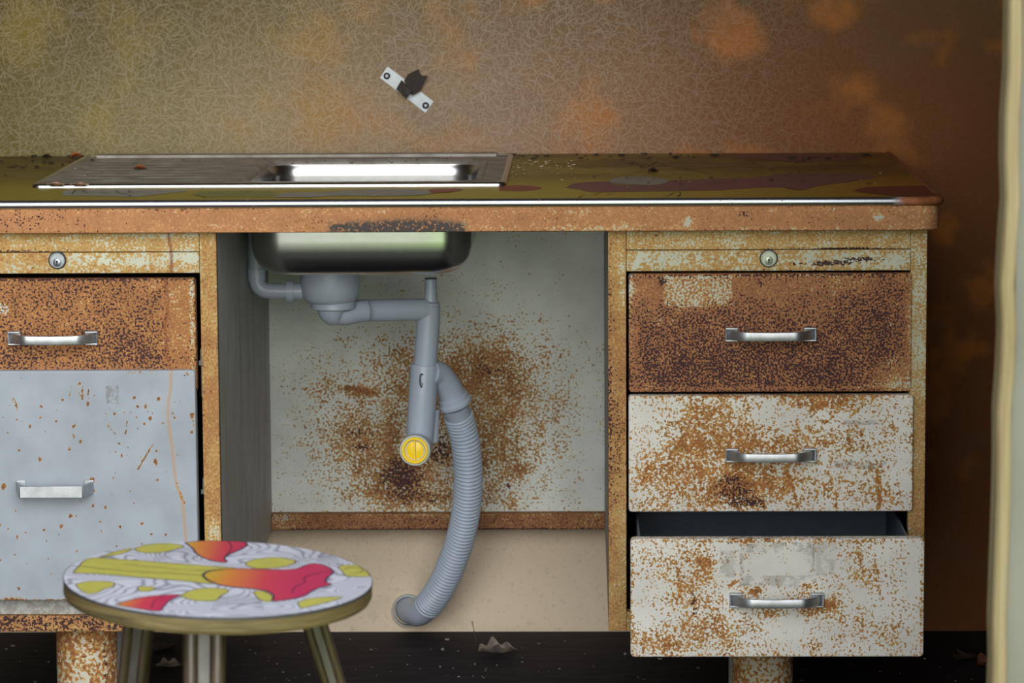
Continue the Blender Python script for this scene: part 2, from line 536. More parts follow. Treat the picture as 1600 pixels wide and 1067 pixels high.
def wall_mat():
    b = NB('fibre_board_wall')
    P = b.tc
    s = b.sep(P)
    x, z = s[0], s[2]
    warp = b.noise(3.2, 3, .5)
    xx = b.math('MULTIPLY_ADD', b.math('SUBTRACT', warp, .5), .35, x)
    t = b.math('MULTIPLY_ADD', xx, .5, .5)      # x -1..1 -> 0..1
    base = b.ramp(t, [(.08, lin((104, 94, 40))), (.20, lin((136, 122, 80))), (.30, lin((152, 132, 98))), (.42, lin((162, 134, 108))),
                      (.53, lin((154, 116, 84))), (.62, lin((130, 84, 48))), (.70, lin((124, 72, 26))), (.80, lin((110, 64, 16)))])  # browner to the right: stained board, with shade put into the colour
    # paler board colour near the floor
    low = b.step(z, .34, .02)
    lowx = b.step(x, .36, .12)
    base = b.mix(b.math('MULTIPLY', b.math('MULTIPLY', low, lowx), .85), base, lin((226, 208, 184)))
    # darker olive toward the upper left
    ul = b.math('MULTIPLY', b.step(z, .70, 1.0), b.step(b.math('ADD', x, b.math('MULTIPLY', warp, .3)), -.15, -.65))
    base = b.mix(b.math('MULTIPLY', ul, .85), base, lin((72, 66, 20)))
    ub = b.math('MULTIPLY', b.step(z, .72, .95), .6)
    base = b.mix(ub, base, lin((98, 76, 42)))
    # orange and yellow blotches
    bl = b.step(b.noise(7.5, 3, .55, vec=b.map(P, loc=(4.3, 0, 2.2))), .50, .66)
    up = b.math('MAXIMUM', b.step(z, .62, .74), b.step(x, .40, .5))
    base = b.mix(b.math('MULTIPLY', b.math('MULTIPLY', bl, up), b.ramp(t, [(.2, (.38, .38, .38, 1)), (.5, (.7, .7, .7, 1))])), base,
                 b.ramp(t, [(.25, lin((160, 134, 44))), (.42, lin((186, 128, 66))), (.6, lin((190, 114, 50))), (.75, lin((176, 106, 24)))]))
    gl = b.step(b.noise(9, 3, .55, vec=b.map(P, loc=(9.3, 0, 5.2))), .56, .72)
    base = b.mix(b.math('MULTIPLY', gl, .35), base, b.mix(.5, base, lin((96, 92, 78))))
    # fibres: short straight strokes in random directions
    fib = None
    for k, (scl, wdt) in enumerate(((52, .035), (60, .04), (70, .045), (84, .055), (66, .04), (56, .035), (100, .07), (48, .03))):
        v = b.t.nodes.new('ShaderNodeTexVoronoi'); v.voronoi_dimensions = '2D'
        jit = b.vmath('SCALE', b.noise(28, 2, .5, vec=b.map(P, loc=(k * 3.1, 0, 0)), color=True)) if False else None
        q = b.comb(b.math('MULTIPLY_ADD', b.math('SUBTRACT', b.noise(40 + 9 * k, 2), .5), .007, b.math('ADD', x, k * 1.37)),
                   b.math('MULTIPLY_ADD', b.math('SUBTRACT', b.noise(47 + 7 * k, 2), .5), .007, b.math('ADD', z, k * .73)), 0.0)
        q = b.map(q, (scl, scl, 1))
        b._set(v.inputs['Vector'], q)
        v.inputs['Scale'].default_value = 1
        d = b.vmath('SUBTRACT', q, v.outputs['Position'])
        ds = b.sep(d); cs = b.t.nodes.new('ShaderNodeSeparateColor'); b._set(cs.inputs[0], v.outputs['Color'])
        a = b.math('MULTIPLY', cs.outputs[0], 6.283)
        yy = b.math('ADD', b.math('MULTIPLY', ds[0], b.math('MULTIPLY', b.math('SINE', a), -1.0)), b.math('MULTIPLY', ds[1], b.math('COSINE', a)))
        ln = b.math('SUBTRACT', 1, b.step(b.math('ABSOLUTE', yy), wdt * .3, wdt * 1.5))
        ln = b.math('MULTIPLY', ln, b.math('MULTIPLY_ADD', cs.outputs[1], .8, .2))
        fib = ln if fib is None else b.math('MAXIMUM', fib, ln)
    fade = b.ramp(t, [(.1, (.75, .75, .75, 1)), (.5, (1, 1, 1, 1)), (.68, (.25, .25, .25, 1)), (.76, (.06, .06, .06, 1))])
    fib_col = b.mix(.55, base, lin((214, 204, 186)))  # paler colour of the fibres themselves
    c = b.mix(b.math('MULTIPLY', b.math('MULTIPLY', fib, fade), .62), base, fib_col)
    dk = b.step(b.noise(120, 2, .5, vec=b.map(P, loc=(1, 5, 9))), .56, .72)
    c = b.mix(b.math('MULTIPLY', dk, .25), c, b.mix(.6, c, lin((60, 44, 26))))
    b.bump(fib, .25, .0008)
    return b.fin(c, .62, 0, .3)
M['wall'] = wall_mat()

def floor_mat():
    b = NB('dark_floor')
    n = b.noise(1, 5, .6, vec=b.map(b.tc, (14, 60, 60)))
    c = b.ramp(n, [(.3, lin((20, 19, 24))), (.7, lin((44, 40, 46)))])
    n2 = b.noise(90, 4, .7)
    c = b.mix(b.step(n2, .66, .72), c, lin((96, 90, 84)))
    b.bump(n, .4, .002)
    return b.fin(c, .75, 0, .2)
M['floor'] = floor_mat()
M['shed'] = plain('shed_board', (92, 66, 40), .8, var=.25, vs=4)

def ground_mat():
    b = NB('garden_ground')
    s = b.sep(b.tc)
    n = b.noise(1.5, 4, .6)
    g = b.math('MULTIPLY', b.step(b.math('MULTIPLY_ADD', b.math('SUBTRACT', n, .5), .5, s[0]), -.60, -.3), b.step(s[0], 3.0, 1.5))
    path = b.ramp(b.noise(30, 4), [(.3, lin((150, 150, 128))), (.7, lin((196, 194, 172)))])
    grass = b.ramp(b.noise(40, 4), [(.3, lin((124, 164, 56))), (.7, lin((184, 224, 96)))])
    return b.fin(b.mix(g, path, grass), .9)
M['ground'] = ground_mat()

# ------------------------------------------------------------ setting
D = .70
TOPZ = .6939
EDGE_X = .4378
DX_L, DX_R = -.856, EDGE_X - 0.0

def struct(name, mb, mat):
    o = mb.build(name, mat, None, smooth=False)
    o['kind'] = 'structure'
    return o
struct('floor', MB().box(-1.9, 1.25, -1.45, D + .12, -.06, 0), M['floor'])
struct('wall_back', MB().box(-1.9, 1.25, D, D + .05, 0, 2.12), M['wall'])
struct('wall_left', MB().box(-1.9, -1.85, -1.45, D, 0, 2.12), M['shed'])
struct('wall_right', MB().box(1.0, 1.05, -1.45, D, 0, 2.12), M['shed'])
struct('ceiling', MB().box(-1.9, 1.25, -1.45, D + .12, 2.12, 2.17), M['shed'])
# right jamb: pale batten with the grey-white board behind it (leans a little)
p0, p1 = WY(1577, 0, -1.36), WY(1549.5, 1067, -1.36)
lean = (p0.x - p1.x) / (p0.z - p1.z)
def px(z): return p0.x + (z - p0.z) * lean
wdt = .0122
b = MB()
N = 60
for k in range(1):
    v = []; f = []
    for i in range(N + 1):
        z = 2.12 * i / N
        j = .0009 * math.sin(i * 1.7) + .0006 * math.sin(i * 4.1 + 1)
        x = px(z) + j
        v += [(x + .002, -1.36, z), (x, -1.357, z), (x, -1.32, z), (x + wdt, -1.32, z), (x + wdt, -1.357, z), (x + wdt - .002, -1.36, z)]
    for i in range(N):
        for q in range(6):
            f.append((i * 6 + q, i * 6 + (q + 1) % 6, (i + 1) * 6 + (q + 1) % 6, (i + 1) * 6 + q))
    f += [list(range(6)), [N * 6 + q for q in range(6)]]
    b.add(v, f)
struct('trim_1', b, M['post'])
b = MB()
b.prism([(px(0) + wdt, -1.352, 0), (1.25, -1.352, 0), (1.25, -1.352, 2.12), (px(2.12) + wdt, -1.352, 2.12)], (0, .03, 0))
struct('wall_front', b, M['post_face'])
struct('trim_2', MB().box(-1.9, -1.32, -1.36, -1.31, 0, 2.12), M['post_face'])
struct('ground', MB().box(-12, 12, -16, -1.45, -.12, -.02), M['ground'])

# ------------------------------------------------------------ desk
desk = empty('desk', (0, 0, 0), 'rusty steel pedestal desk with patterned laminate top and sink set into it', 'desk')

# plan outline of the worktop edge: back left -> front left -> front right -> back right
def outline(xl, xr, yf, yb, r, step):
    pts = []
    n = 10
    for t in np.linspace(yb, yf + r, 20): pts.append((xl, t, -1, 0))
    for a in np.linspace(0, math.pi / 2, n)[1:]:
        nx_, ny_ = -math.cos(a), -math.sin(a)
        pts.append((xl + r + nx_ * r, yf + r + ny_ * r, nx_, ny_))
    for x in np.linspace(xl + r, xr - r, int((xr - xl) / step))[1:]: pts.append((x, yf, 0, -1))
    for a in np.linspace(0, math.pi / 2, n)[1:]:
        nx_, ny_ = math.sin(a), -math.cos(a)
        pts.append((xr - r + nx_ * r, yf + r + ny_ * r, nx_, ny_))
    for t in np.linspace(yf + r, yb, 60)[1:]: pts.append((xr, t, 1, 0))
    return pts

# laminate top with a hole's worth of depth below the sink: thin sheet split round the sink cut-out
SX0, SX1, SY0, SY1 = -.700, -.100, .172, .640     # sink sheet outline
def lam_mat():
    b = NB('laminate_top')
    s = b.sep(b.tc)
    n = b.noise(6, 4, .6)
    n2 = b.noise(60, 4, .65)
    x = b.math('MULTIPLY_ADD', b.math('SUBTRACT', n, .5), .3, s[0])
    c = b.ramp(b.math('MULTIPLY_ADD', x, .5, .5), [(.1, lin((144, 126, 44))), (.45, lin((172, 154, 58))), (.6, lin((164, 134, 50))), (.72, lin((148, 98, 26)))])
    # grime toward the back of the top
    gr = b.math('MULTIPLY', b.step(s[1], .12, .45), b.step(b.math('ADD', n, b.math('MULTIPLY', n2, .3)), .45, .75))
    c = b.mix(b.math('MULTIPLY_ADD', gr, .5, b.math('MULTIPLY', b.step(s[1], .1, .5), .30)), c, lin((66, 50, 28)))
    return b.fin(c, b.math('MULTIPLY_ADD', n2, .25, .35), 0, .4)
M['lam'] = lam_mat()
def printm(name, rgb):
    b = NB(name)
    n2 = b.noise(60, 4, .65)
    s = b.sep(b.tc)
    c = b.mix(b.math('MULTIPLY', n2, .25), lin(rgb), lin((60, 44, 30)))
    c = b.mix(b.math('MULTIPLY', b.step(s[1], .1, .5), .35), c, lin((66, 50, 28)))
    return b.fin(c, b.math('MULTIPLY_ADD', n2, .25, .35), 0, .4)
M['lam_purple'] = printm('print_purple', (128, 80, 84))
M['lam_maroon'] = printm('print_maroon', (112, 52, 44))
M['lam_grey'] = printm('print_grey', (152, 150, 142))
M['lam_green'] = printm('print_green', (132, 136, 70))
M['lam_line'] = printm('print_line', (46, 40, 30))
M['lam_pink'] = printm('print_pink', (150, 78, 60))

b = MB()
ol = outline(DX_L + .002, DX_R - .002, -.018, D - .003, .022, .02)
zt = TOPZ
def ring(hx0, hx1, hy0, hy1):
    pass
# four bands round the cut-out (the cut-out is smaller than the sink sheet)
hx0, hx1, hy0, hy1 = SX0 + .015, SX1 - .015, SY0 + .015, SY1 - .015
loop = [(p[0], p[1]) for p in ol]
hole = [(hx0, hy1), (hx0, hy0), (hx1, hy0), (hx1, hy1)]
# left part, front part, right part, back part as polygons
left = [q for q in loop if q[0] <= hx0]
front_ = [q for q in loop if hx0 < q[0] <= hx1 and q[1] < 0]
right = [q for q in loop if q[0] > hx1]
polys = [left + [(hx0, -.018), (hx0, D - .003)],
         [(hx0, -.018)] + front_ + [(hx1, -.018), (hx1, hy0), (hx0, hy0)],
         [(hx1, -.018)] + right + [(hx1, D - .003)],
         [(hx0, hy1), (hx1, hy1), (hx1, D - .003), (hx0, D - .003)]]
for pl in polys:
    b.prism([(q[0], q[1], zt - .010) for q in pl], (0, 0, .010))
# printed pattern: inlays in the laminate
def flat(b, pts, mi, dz):
    b.cur = mi
    b.add([(p.x, p.y, zt + dz) for p in pts], [list(range(len(pts)))])
def L(pts): return [WZ(u, v, zt) for u, v in pts]
def z3(o, s, pts): return [(o[0] + x / s, o[1] + y / s) for x, y in pts]
def ribbon(b, pts, w_, mi, dz, zfun=None):
    b.cur = mi
    P = [Vector(p) for p in pts]
    v = []; f = []
    for i, p in enumerate(P):
        d = (P[min(i + 1, len(P) - 1)] - P[max(i - 1, 0)]); d.z = 0
        d.normalize(); n_ = Vector((-d.y, d.x, 0)) * w_ / 2
        if zfun: v += [zfun(p + n_), zfun(p - n_)]
        else: v += [(p.x + n_.x, p.y + n_.y, zt + dz), (p.x - n_.x, p.y - n_.y, zt + dz)]
    for i in range(len(P) - 1): f.append((2 * i, 2 * i + 1, 2 * i + 3, 2 * i + 2))
    b.add(v, f)
def sm(pts, per=6): return [(p.x, p.y) for p in smooth_path([Vector((x, y, 0)) for x, y in pts], per)]
o3, s3 = (780, 235), 3.81
o4, s4 = (1150, 235), 4.571
flat(b, L(sm(z3(o3, s3, [(395, 222), (460, 195), (640, 188), (700, 205), (860, 208), (960, 200), (1020, 180), (1250, 172), (1600, 160)])) +
          sm(z3(o4, s4, [(0, 198), (150, 192), (300, 170), (500, 162), (760, 165), (900, 172), (1010, 190), (940, 205), (800, 225), (650, 245), (560, 262), (480, 282), (400, 280), (330, 265), (150, 268), (0, 276)])) +
          sm(z3(o3, s3, [(1300, 238), (1000, 243), (700, 248), (540, 248), (480, 232)]))), 1, .0003)
flat(b, L(sm(z3(o4, s4, [(840, 288), (900, 270), (1000, 260), (1200, 255), (1370, 254), (1405, 268), (1430, 300), (1460, 330), (1350, 330), (1150, 328), (980, 312), (880, 300)]))), 2, .0003)
flat(b, L(sm(z3(o4, s4, [(0, 22), (250, 24), (600, 26), (800, 34), (880, 62), (780, 80), (640, 78), (500, 86), (330, 76), (180, 66), (0, 56)]))), 1, .0003)
flat(b, L(sm(z3(o3, s3, [(640, 186), (720, 160), (860, 158), (960, 170), (1010, 186), (930, 208), (800, 205), (700, 200)]))), 3, .0005)
flat(b, L(sm(z3(o3, s3, [(0, 215), (100, 208), (220, 215), (250, 228), (150, 242), (0, 240)]))), 6, .0003)
flat(b, L(sm(z3((30, 235), 4, [(270, 285), (285, 255), (400, 248), (700, 246), (1000, 250), (1040, 258), (940, 268), (800, 284), (700, 292), (600, 288), (450, 286)]))), 3, .0003)
flat(b, L(sm(z3((30, 235), 4, [(1080, 280), (1130, 262), (1300, 256), (1580, 256), (1580, 292), (1350, 292), (1160, 296)]))), 4, .0003)
flat(b, L(sm(z3((400, 235), 3.81, [(100, 280), (180, 255), (400, 250), (560, 240), (800, 232), (1020, 240), (1030, 262), (880, 272), (700, 274), (500, 272), (300, 282)]))), 3, .0005)
flat(b, L(sm(z3((400, 235), 3.81, [(1020, 238), (1060, 232), (1200, 230), (1225, 238), (1150, 250), (1045, 258)]))), 6, .0007)
for o_, s_, pts in [(o3, s3, [(880, 285), (950, 283), (1000, 275), (1040, 255), (1070, 250), (1080, 262), (1060, 280)]),
                    (o3, s3, [(470, 285), (500, 270), (560, 268), (610, 250)]), (o3, s3, [(640, 258), (665, 264), (640, 270)]),
                    (o3, s3, [(870, 105), (910, 85), (940, 65)]), (o3, s3, [(800, 70), (850, 100), (820, 110)]),
                    (o3, s3, [(960, 80), (1000, 95), (1100, 110), (1200, 130), (1280, 150)]),
                    (o4, s4, [(330, 262), (420, 282), (560, 294), (760, 300), (900, 305)]),
                    ((30, 235), 4, [(350, 250), (330, 275)]), ((30, 235), 4, [(390, 252), (430, 268), (500, 262), (540, 270)]),
                    ((30, 235), 4, [(605, 255), (620, 268), (680, 280), (700, 290)]), ((30, 235), 4, [(1080, 276), (1150, 292), (1160, 298)]),
                    ((30, 235), 4, [(700, 250), (680, 262), (720, 270)]), ((0, 235), 8, [(50, 285), (75, 320), (90, 325)])]:
    ribbon(b, L(sm(z3(o_, s_, pts))), .0011, 5, .001)
b.build('desktop', [M['lam'], M['lam_purple'], M['lam_maroon'], M['lam_grey'], M['lam_green'], M['lam_line'], M['lam_pink']], desk, smooth=False)

M['chrome'] = chrome_mat()
ce = outline(DX_L + .002, DX_R - .002, -.018, D - .003, .022, .01)
prof = [(-.004, TOPZ + .0012), (-.001, TOPZ + .0014), (.002, TOPZ + .0008), (.0042, TOPZ - .0012), (.005, TOPZ - .004), (.0045, TOPZ - .0068), (.0022, TOPZ - .0088), (-.004, TOPZ - .0092)]
swept('edge_strip', prof, ce, M['chrome'], desk, angle=70)
AZ1, AZ0 = TOPZ - .0094, .6555
aw = wear_fn(-.02, 1.08, -.12,
             r=[(100, 345, 200, 14, .15), (1075, 347, 7, 8, -.9), (1372, 340, 8, 6, -.9), (900, 357, 160, 6, -.35), (700, 330, 900, 3, -.12), (1430, 340, 40, 25, -.18), (1250, 358, 100, 6, -.3), (350, 350, 120, 10, -.1), (1180, 345, 120, 14, .1)],
             g=[(30, 345, 90, 14, .45), (270, 328, 120, 5, .3), (850, 340, 40, 8, .25), (1160, 334, 18, 5, .6), (480, 345, 60, 12, .2), (700, 335, 60, 8, .2), (1000, 340, 60, 10, .12), (0, 325, 200, 5, .3),
                (1300, 345, 80, 10, .12)],
             strokes=[([(520, 356), (600, 351), (660, 349), (720, 355)], 8, 3, 1.2), ([(540, 360), (720, 361)], 5, 3, 1.2), ([(0, 363), (1450, 358)], 1.2, 1, .55), ([(0, 325.5), (1450, 321)], 1.3, 1, .45)])
na = 14
prof = [(.001, AZ1 - (AZ1 - AZ0) * i / na) for i in range(na + 1)]
prof = [(-.004, AZ1)] + prof + [(-.0005, AZ0 - .001), (-.012, AZ0 - .001)]
swept('apron', prof, outline(DX_L + .003, DX_R - .004, -.018, D - .004, .022, .0025), M['apron'], desk, aw)

# pedestals -----------------------------------------------------------------
PB = .1543
PT = AZ0 - .001
def pedestal(x0, x1, li, ri, wl, wr_, rust_rail_w, back_y, side_in):
    """steel carcass: outer side panels, face pillars, bottom rail, back, bottom"""
    b = MB()
    b.cur = 1
    b.box(x0 + .001, x1 - .001, back_y - .012, back_y, PB, PT - .002)         # back
    b.box(x0 + .001, x1 - .001, .004, back_y, PB, PB + .008)                  # bottom
    b.cur = 2 if side_in == 'l' else 1
    b.box(x0, x0 + .004, .012, back_y, PB, PT - .002)                          # left side
    b.cur = 2 if side_in == 'r' else 1
    b.box(x1 - .004, x1, .012, back_y, PB, PT - .002)                          # right side
    return b

PBY = .664
def pillar(name, x0, x1, wf, z0=PB, z1=PT):
    return slab(name, x0, x1, z0, z1, 0, .020, M['frame'], desk, wf, rad=0, bev=.001, step=.0022)

XR0, XR1 = .0309, .4208
XL0, XL1 = -.8390, -.4493
for nm, x0, x1, s_in in (('pedestal_case', XR0, XR1, 'l'), ('pedestal_case', XL0, XL1, 'r')):
    b = pedestal(x0, x1, 0, 0, 0, 0, 0, PBY, s_in)
    b.build(nm, [M['frame'], M['inner'], M['side']], desk, smooth=False)
# visible inner side panel of the kneehole, gridded for its stains
sideV = []; sideF = []
ny, nz = 80, 90
for j in range(nz + 1):
    for i in range(ny + 1):
        sideV.append((XL1 + .0012, .0015 + (PBY + .015) * i / ny, PB + (PT - PB) * j / nz))
for j in range(nz):
    for i in range(ny):
        k = j * (ny + 1) + i
        sideF.append((k, k + 1, k + ny + 2, k + ny + 1))
A_ = np.array(sideV)
wr = np.zeros((len(sideV), 4))
rs = np.random.RandomState(3)
for k in range(16):
    yc = rs.uniform(.05, .62); zc = rs.uniform(.2, .6); ln = rs.uniform(.04, .18); wd = rs.uniform(.003, .012)
    wr[:, 2] += rs.uniform(.2, .6) * np.exp(-((A_[:, 1] - yc) / wd) ** 2 - ((A_[:, 2] - zc) / ln) ** 2)
wr[:, 0] = .02 + .25 * np.exp(-(A_[:, 1] - .6) ** 2 / .003) * (A_[:, 2] < .4)
k = len(sideV)
sideV += [(XL1 + .0001, y_, z_) for _, y_, z_ in sideV]
sideF += [[i + k for i in f] for f in sideF]
wr = np.concatenate([wr, wr])
mesh('side_panel', sideV, sideF, M['side'], desk, False, None, wr)

pillar('front_pillar', XL1 - .0207, XL1, wear_fn(0, .98, -.10, r=[(335, 480, 20, 80, -.12), (330, 395, 14, 40, -.22), (340, 720, 14, 60, -.1), (336, 832, 16, 30, -.45), (312, 400, 4, 60, -.3), (330, 640, 20, 50, .1)],
       g=[(318, 600, 3, 200, .3), (335, 560, 12, 60, .12), (345, 700, 2.5, 300, .4)]))
pillar('front_pillar', XR0, XR0 + .0222, wear_fn(0, .90, -.08, r=[(965, 380, 20, 50, -.12), (972, 440, 6, 60, -.35), (965, 560, 20, 80, .16), (965, 800, 14, 60, -.05), (975, 880, 8, 90, -.2), (960, 660, 18, 60, .12)],
       g=[(953, 600, 3, 260, .55), (965, 620, 14, 50, .35), (965, 700, 14, 60, .35), (965, 770, 12, 40, .2), (960, 500, 4, 4, .6)]))
pillar('front_pillar', XR1 - .0200, XR1, wear_fn(0, .60, -.16, r=[(1436, 480, 14, 60, -.04), (1438, 560, 14, 60, -.1), (1440, 700, 14, 80, .18), (1436, 800, 16, 60, .32), (1449, 600, 3, 300, .2), (1427, 400, 3, 60, .1)], g=[(1449, 600, 2, 300, .4), (1430, 820, 6, 30, .3)]))
pillar('front_pillar', XL0, XL0 + .0207, wear_fn(0, .8, -.1))
# bottom rails
slab('bottom_rail', XL0 + .0207, XL1 - .0207, PB, .1746, .001, .02, M['frame'], desk, wear_fn(0, 1.05, .50), rad=0, bev=.001, step=.003)
MB().box(XL0 + .02, XL1 - .02, .012, .03, .1746, .1926).build('bottom_rail', M['side'], desk, smooth=False)
slab('bottom_rail', XR0 + .0222, XR1 - .02, PB, .1780, .001, .02, M['frame'], desk, wear_fn(0, .72, 0), rad=0, bev=.001, step=.003)
# divider rails behind the drawers
for x0, x1 in ((XR0 + .022, XR1 - .02), (XL0 + .02, XL1 - .0207)):
    MB().box(x0, x1, .03, .05, .600, .640).build('cross_rail', M['inner'], desk, smooth=False)

# lock rails: upper strip + lower strip with a crease between
def lockrail(x0, x1, wf, lx, lz):
    ex = MB()
    zc = .6294
    o = slab('lock_rail', x0, x1, .6035, zc - .0006, -.0015, .02, M['frame'], desk, wf, rad=0, bev=.0012, step=.002)
    slab('upper_rail', x0, x1, zc + .0006, PT, 0, .02, M['frame'], desk, wf, rad=0, bev=.0008, step=.002)
    k = MB()
    c = Vector((lx, -.0012, lz))
    k.lathe(c, (0, -1, 0), [(-.01, .0098), (.0012, .0098), (.0022, .0088), (.0022, .0080), (.0010, .0076)])
    lk = k.build('lock', M['frame_plain'], o)
    k = MB()
    c2 = c + Vector((0, 0, -.0022))
    k.lathe(c2, (0, -1, 0), [(0, .0052), (.0030, .0052), (.0036, .0045)])
    k.build('lock_barrel', M['zinc'], lk) if False else None
    k.cur = 1
    k.lathe(c2 + Vector((0, -.0036, .0015)), (0, -1, 0), [(0, .0014), (.0002, .0014)], 16)
    k.box(c2.x - .0007, c2.x + .0007, c2.y - .0038, c2.y - .0034, c2.z - .0035, c2.z + .0015)
    # merge barrel and key slot into the lock
    me = lk.data
    kv = k
    return o, kv
M['frame_plain'] = plain('pale_green_lock', (168, 174, 160), .35, .5)

def make_lock(parent, lx, lz, ring_mat):
    k = MB()
    c = Vector((lx, -.0018, lz))
    k.lathe(c, (0, -1, 0), [(-.01, .0100), (.0016, .0100), (.0026, .0090), (.0026, .0082), (.0012, .0078)])
    c2 = c + Vector((0, -.0012, -.0024))
    k.lathe(c2, (0, -1, 0), [(0, .0050), (.0022, .0050), (.0028, .0042)])
    k.cur = 1
    k.lathe(c, (0, -1, 0), [(0, .0112), (.0004, .0112)])
    k.lathe(c2 + Vector((0, -.0028, .0012)), (0, -1, 0), [(0, .0013), (.0003, .0013)], 16)
    k.box(c2.x - .0007, c2.x + .0007, c2.y - .0031, c2.y - .0027, c2.z - .0032, c2.z + .0012)
    return k.build('lock', [ring_mat, M['black']], parent)

def lock_rail(x0, x1, wf, lx, lz, ring_mat):
    zc = .6294
    slab('upper_rail', x0, x1, zc + .0006, PT, 0, .02, M['frame'], desk, wf, rad=0, bev=.0008, step=.002)
    o = slab('lock_rail', x0, x1, .6035, zc - .0004, -.0015, .02, M['frame'], desk, wf, rad=0, bev=.0012, step=.002)
    make_lock(o, lx, lz, ring_mat)
lock_rail(XR0 + .0226, XR1 - .0204, wear_fn(0, .64, -.25,
    r=[(1060, 403, 50, 9, -.22), (1005, 398, 20, 12, -.25), (1350, 405, 70, 10, -.25), (1240, 405, 60, 10, -.12), (1200, 372, 200, 5, .1), (1400, 410, 30, 15, -.2), (1120, 375, 60, 6, -.12), (1100, 405, 30, 8, .1)],
    g=[(1295, 411, 48, 4, 1.3), (1345, 404, 36, 3.5, 1.2), (1320, 388, 80, 2.4, 1.15), (1100, 389, 200, 1.2, .25), (1200, 422, 300, 1.5, .5), (1240, 412, 25, 2, .5)],
    strokes=[([(1000, 367), (1120, 371)], 1, 1, .6), ([(1200, 374), (1390, 376)], 1, 1, .55)]), .2273, .6190, M['frame_plain'])
lock_rail(XL0 + .021, XL1 - .0211, wear_fn(0, .70, -.20,
    r=[(220, 408, 60, 8, -.42), (290, 400, 25, 12, -.35), (130, 403, 30, 8, -.3), (250, 368, 60, 3, -.3), (130, 375, 80, 8, -.08), (10, 405, 40, 12, .15), (60, 410, 40, 10, .1)],
    g=[(20, 392, 60, 2, .7), (150, 392, 200, 1.3, .45), (60, 418, 40, 4, .4), (20, 380, 30, 10, .1), (150, 424, 200, 1.3, .4)],
    strokes=[([(263, 362), (266, 385), (268, 400), (268, 424)], 2.4, 2, 1.0)]), -.6447, .6200, M['zinc'])

# handles ----------------------------------------------------------------
def bow_handle(xc, zc, y, parent, w_=.111):
    """square end pads and a bar bowing forward and slightly down"""
    b = MB()
    hw = w_ / 2
    for s in (-1, 1):
        xo = xc + s * hw; xi = xc + s * (hw - .0155)
        x0, x1 = min(xo, xi), max(xo, xi)
        # flanged pad with raised lips above and below
        b.box(x0, x1, y - .0035, y, zc - .0085, zc + .0085)
        for z0, z1 in ((zc + .0062, zc + .0085), (zc - .0085, zc - .0062)):
            b.box(x0, x1, y - .0085, y - .0035, z0, z1)
        b.box(xo - .0011 if s > 0 else xo, xo if s > 0 else xo + .0011, y - .0085, y - .0035, zc - .0062, zc + .0062)
    n = 40; v = []; f = []
    for i in range(n + 1):
        t = -1 + 2 * i / n
        x = xc + t * (hw - .0015)
        a = abs(t)
        pr = .022 * (1 - max(0, (a - .55) / .45) ** 1.6) if a > .55 else .022
        pr = .0035 + pr * 1.0
        hh = .0054 + .0008 * max(0, (a - .5) / .5)
        th = .0022
        zz = zc - .0008 * (1 - a)
        bulge = .0010
        v += [(x, y - pr + th, zz - hh), (x, y - pr - bulge * .2, zz - hh), (x, y - pr - bulge, zz - hh * .4), (x, y - pr - bulge, zz + hh * .4), (x, y - pr - bulge * .2, zz + hh), (x, y - pr + th, zz + hh)]
    for i in range(n):
        for q in range(6):
            f.append((i * 6 + q, i * 6 + (q + 1) % 6, (i + 1) * 6 + (q + 1) % 6, (i + 1) * 6 + q))
    f += [list(range(6)), [n * 6 + q for q in range(6)]]
    b.add(v, f)
    o = b.build('handle', M['handle'], parent, angle=35)
    md = o.modifiers.new('b', 'BEVEL'); md.width = .0007; md.segments = 2; md.limit_method = 'ANGLE'
    return o

# drawers ------------------------------------------------------------------
def drawer_box(x0, x1, z0, z1, y0, y1):
    b = MB(); t = .0025
    b.box(x0, x0 + t, y0, y1, z0, z1)
    b.box(x1 - t, x1, y0, y1, z0, z1)
    b.box(x0 + t, x1 - t, y1 - t, y1, z0, z1 + .004)
    b.box(x0 + t, x1 - t, y0, y1 - t, z0, z0 + t)
    for xx in (x0 + t, x1 - t - .002):
        pass
    return b

wD1 = wear_fn(0, 1.02, .44,
    r=[(986, 450, 7, 30, -.50), (984, 520, 3, 120, -.3), (1408, 595, 26, 14, -.42), (1421, 520, 5, 90, -.36), (1370, 602, 70, 5, -.3), (1395, 570, 12, 20, -.25), (1200, 430, 230, 2.5, -.3),
       (1030, 500, 8, 8, -.25), (1040, 455, 40, 12, -.12), (1300, 445, 60, 15, -.15), (1424, 440, 8, 12, -.3), (1389, 507, 4, 3, -.4)],
    g=[(1080, 570, 150, 45, .16), (1330, 550, 90, 50, .14), (1200, 590, 260, 26, .08), (1350, 490, 70, 30, .08), (1100, 497, 90, 20, .08), (1010, 450, 40, 25, -.35), (1200, 450, 130, 18, -.25),
       (1090, 455, 60, 25, -.4), (1180, 540, 60, 30, .05), (1400, 590, 40, 20, -.5), (1421, 520, 10, 100, -.4), (1200, 606, 220, 3, -.3), (1300, 440, 120, 10, -.15), (1188, 443, 6, 4, .5),
       (1034, 440, 6, 8, .9), (1200, 430, 230, 1.5, .5), (1245, 480, 60, 20, -.1), (990, 560, 8, 60, -.3)],
    rrect=[(1036, 432, 1145, 478, -.42)])
d = slab('drawer', .0562, .4022, .4543, .6003, -.003, .018, M['drawer_right_top'], desk, wD1, extra=drawer_box(.066, .392, .47, .58, .012, .36), mats=[M['inner_blue']])
d['label'] = 'top right drawer, rusted brown all over'
bow_handle(.2300, .5262, -.003, d)

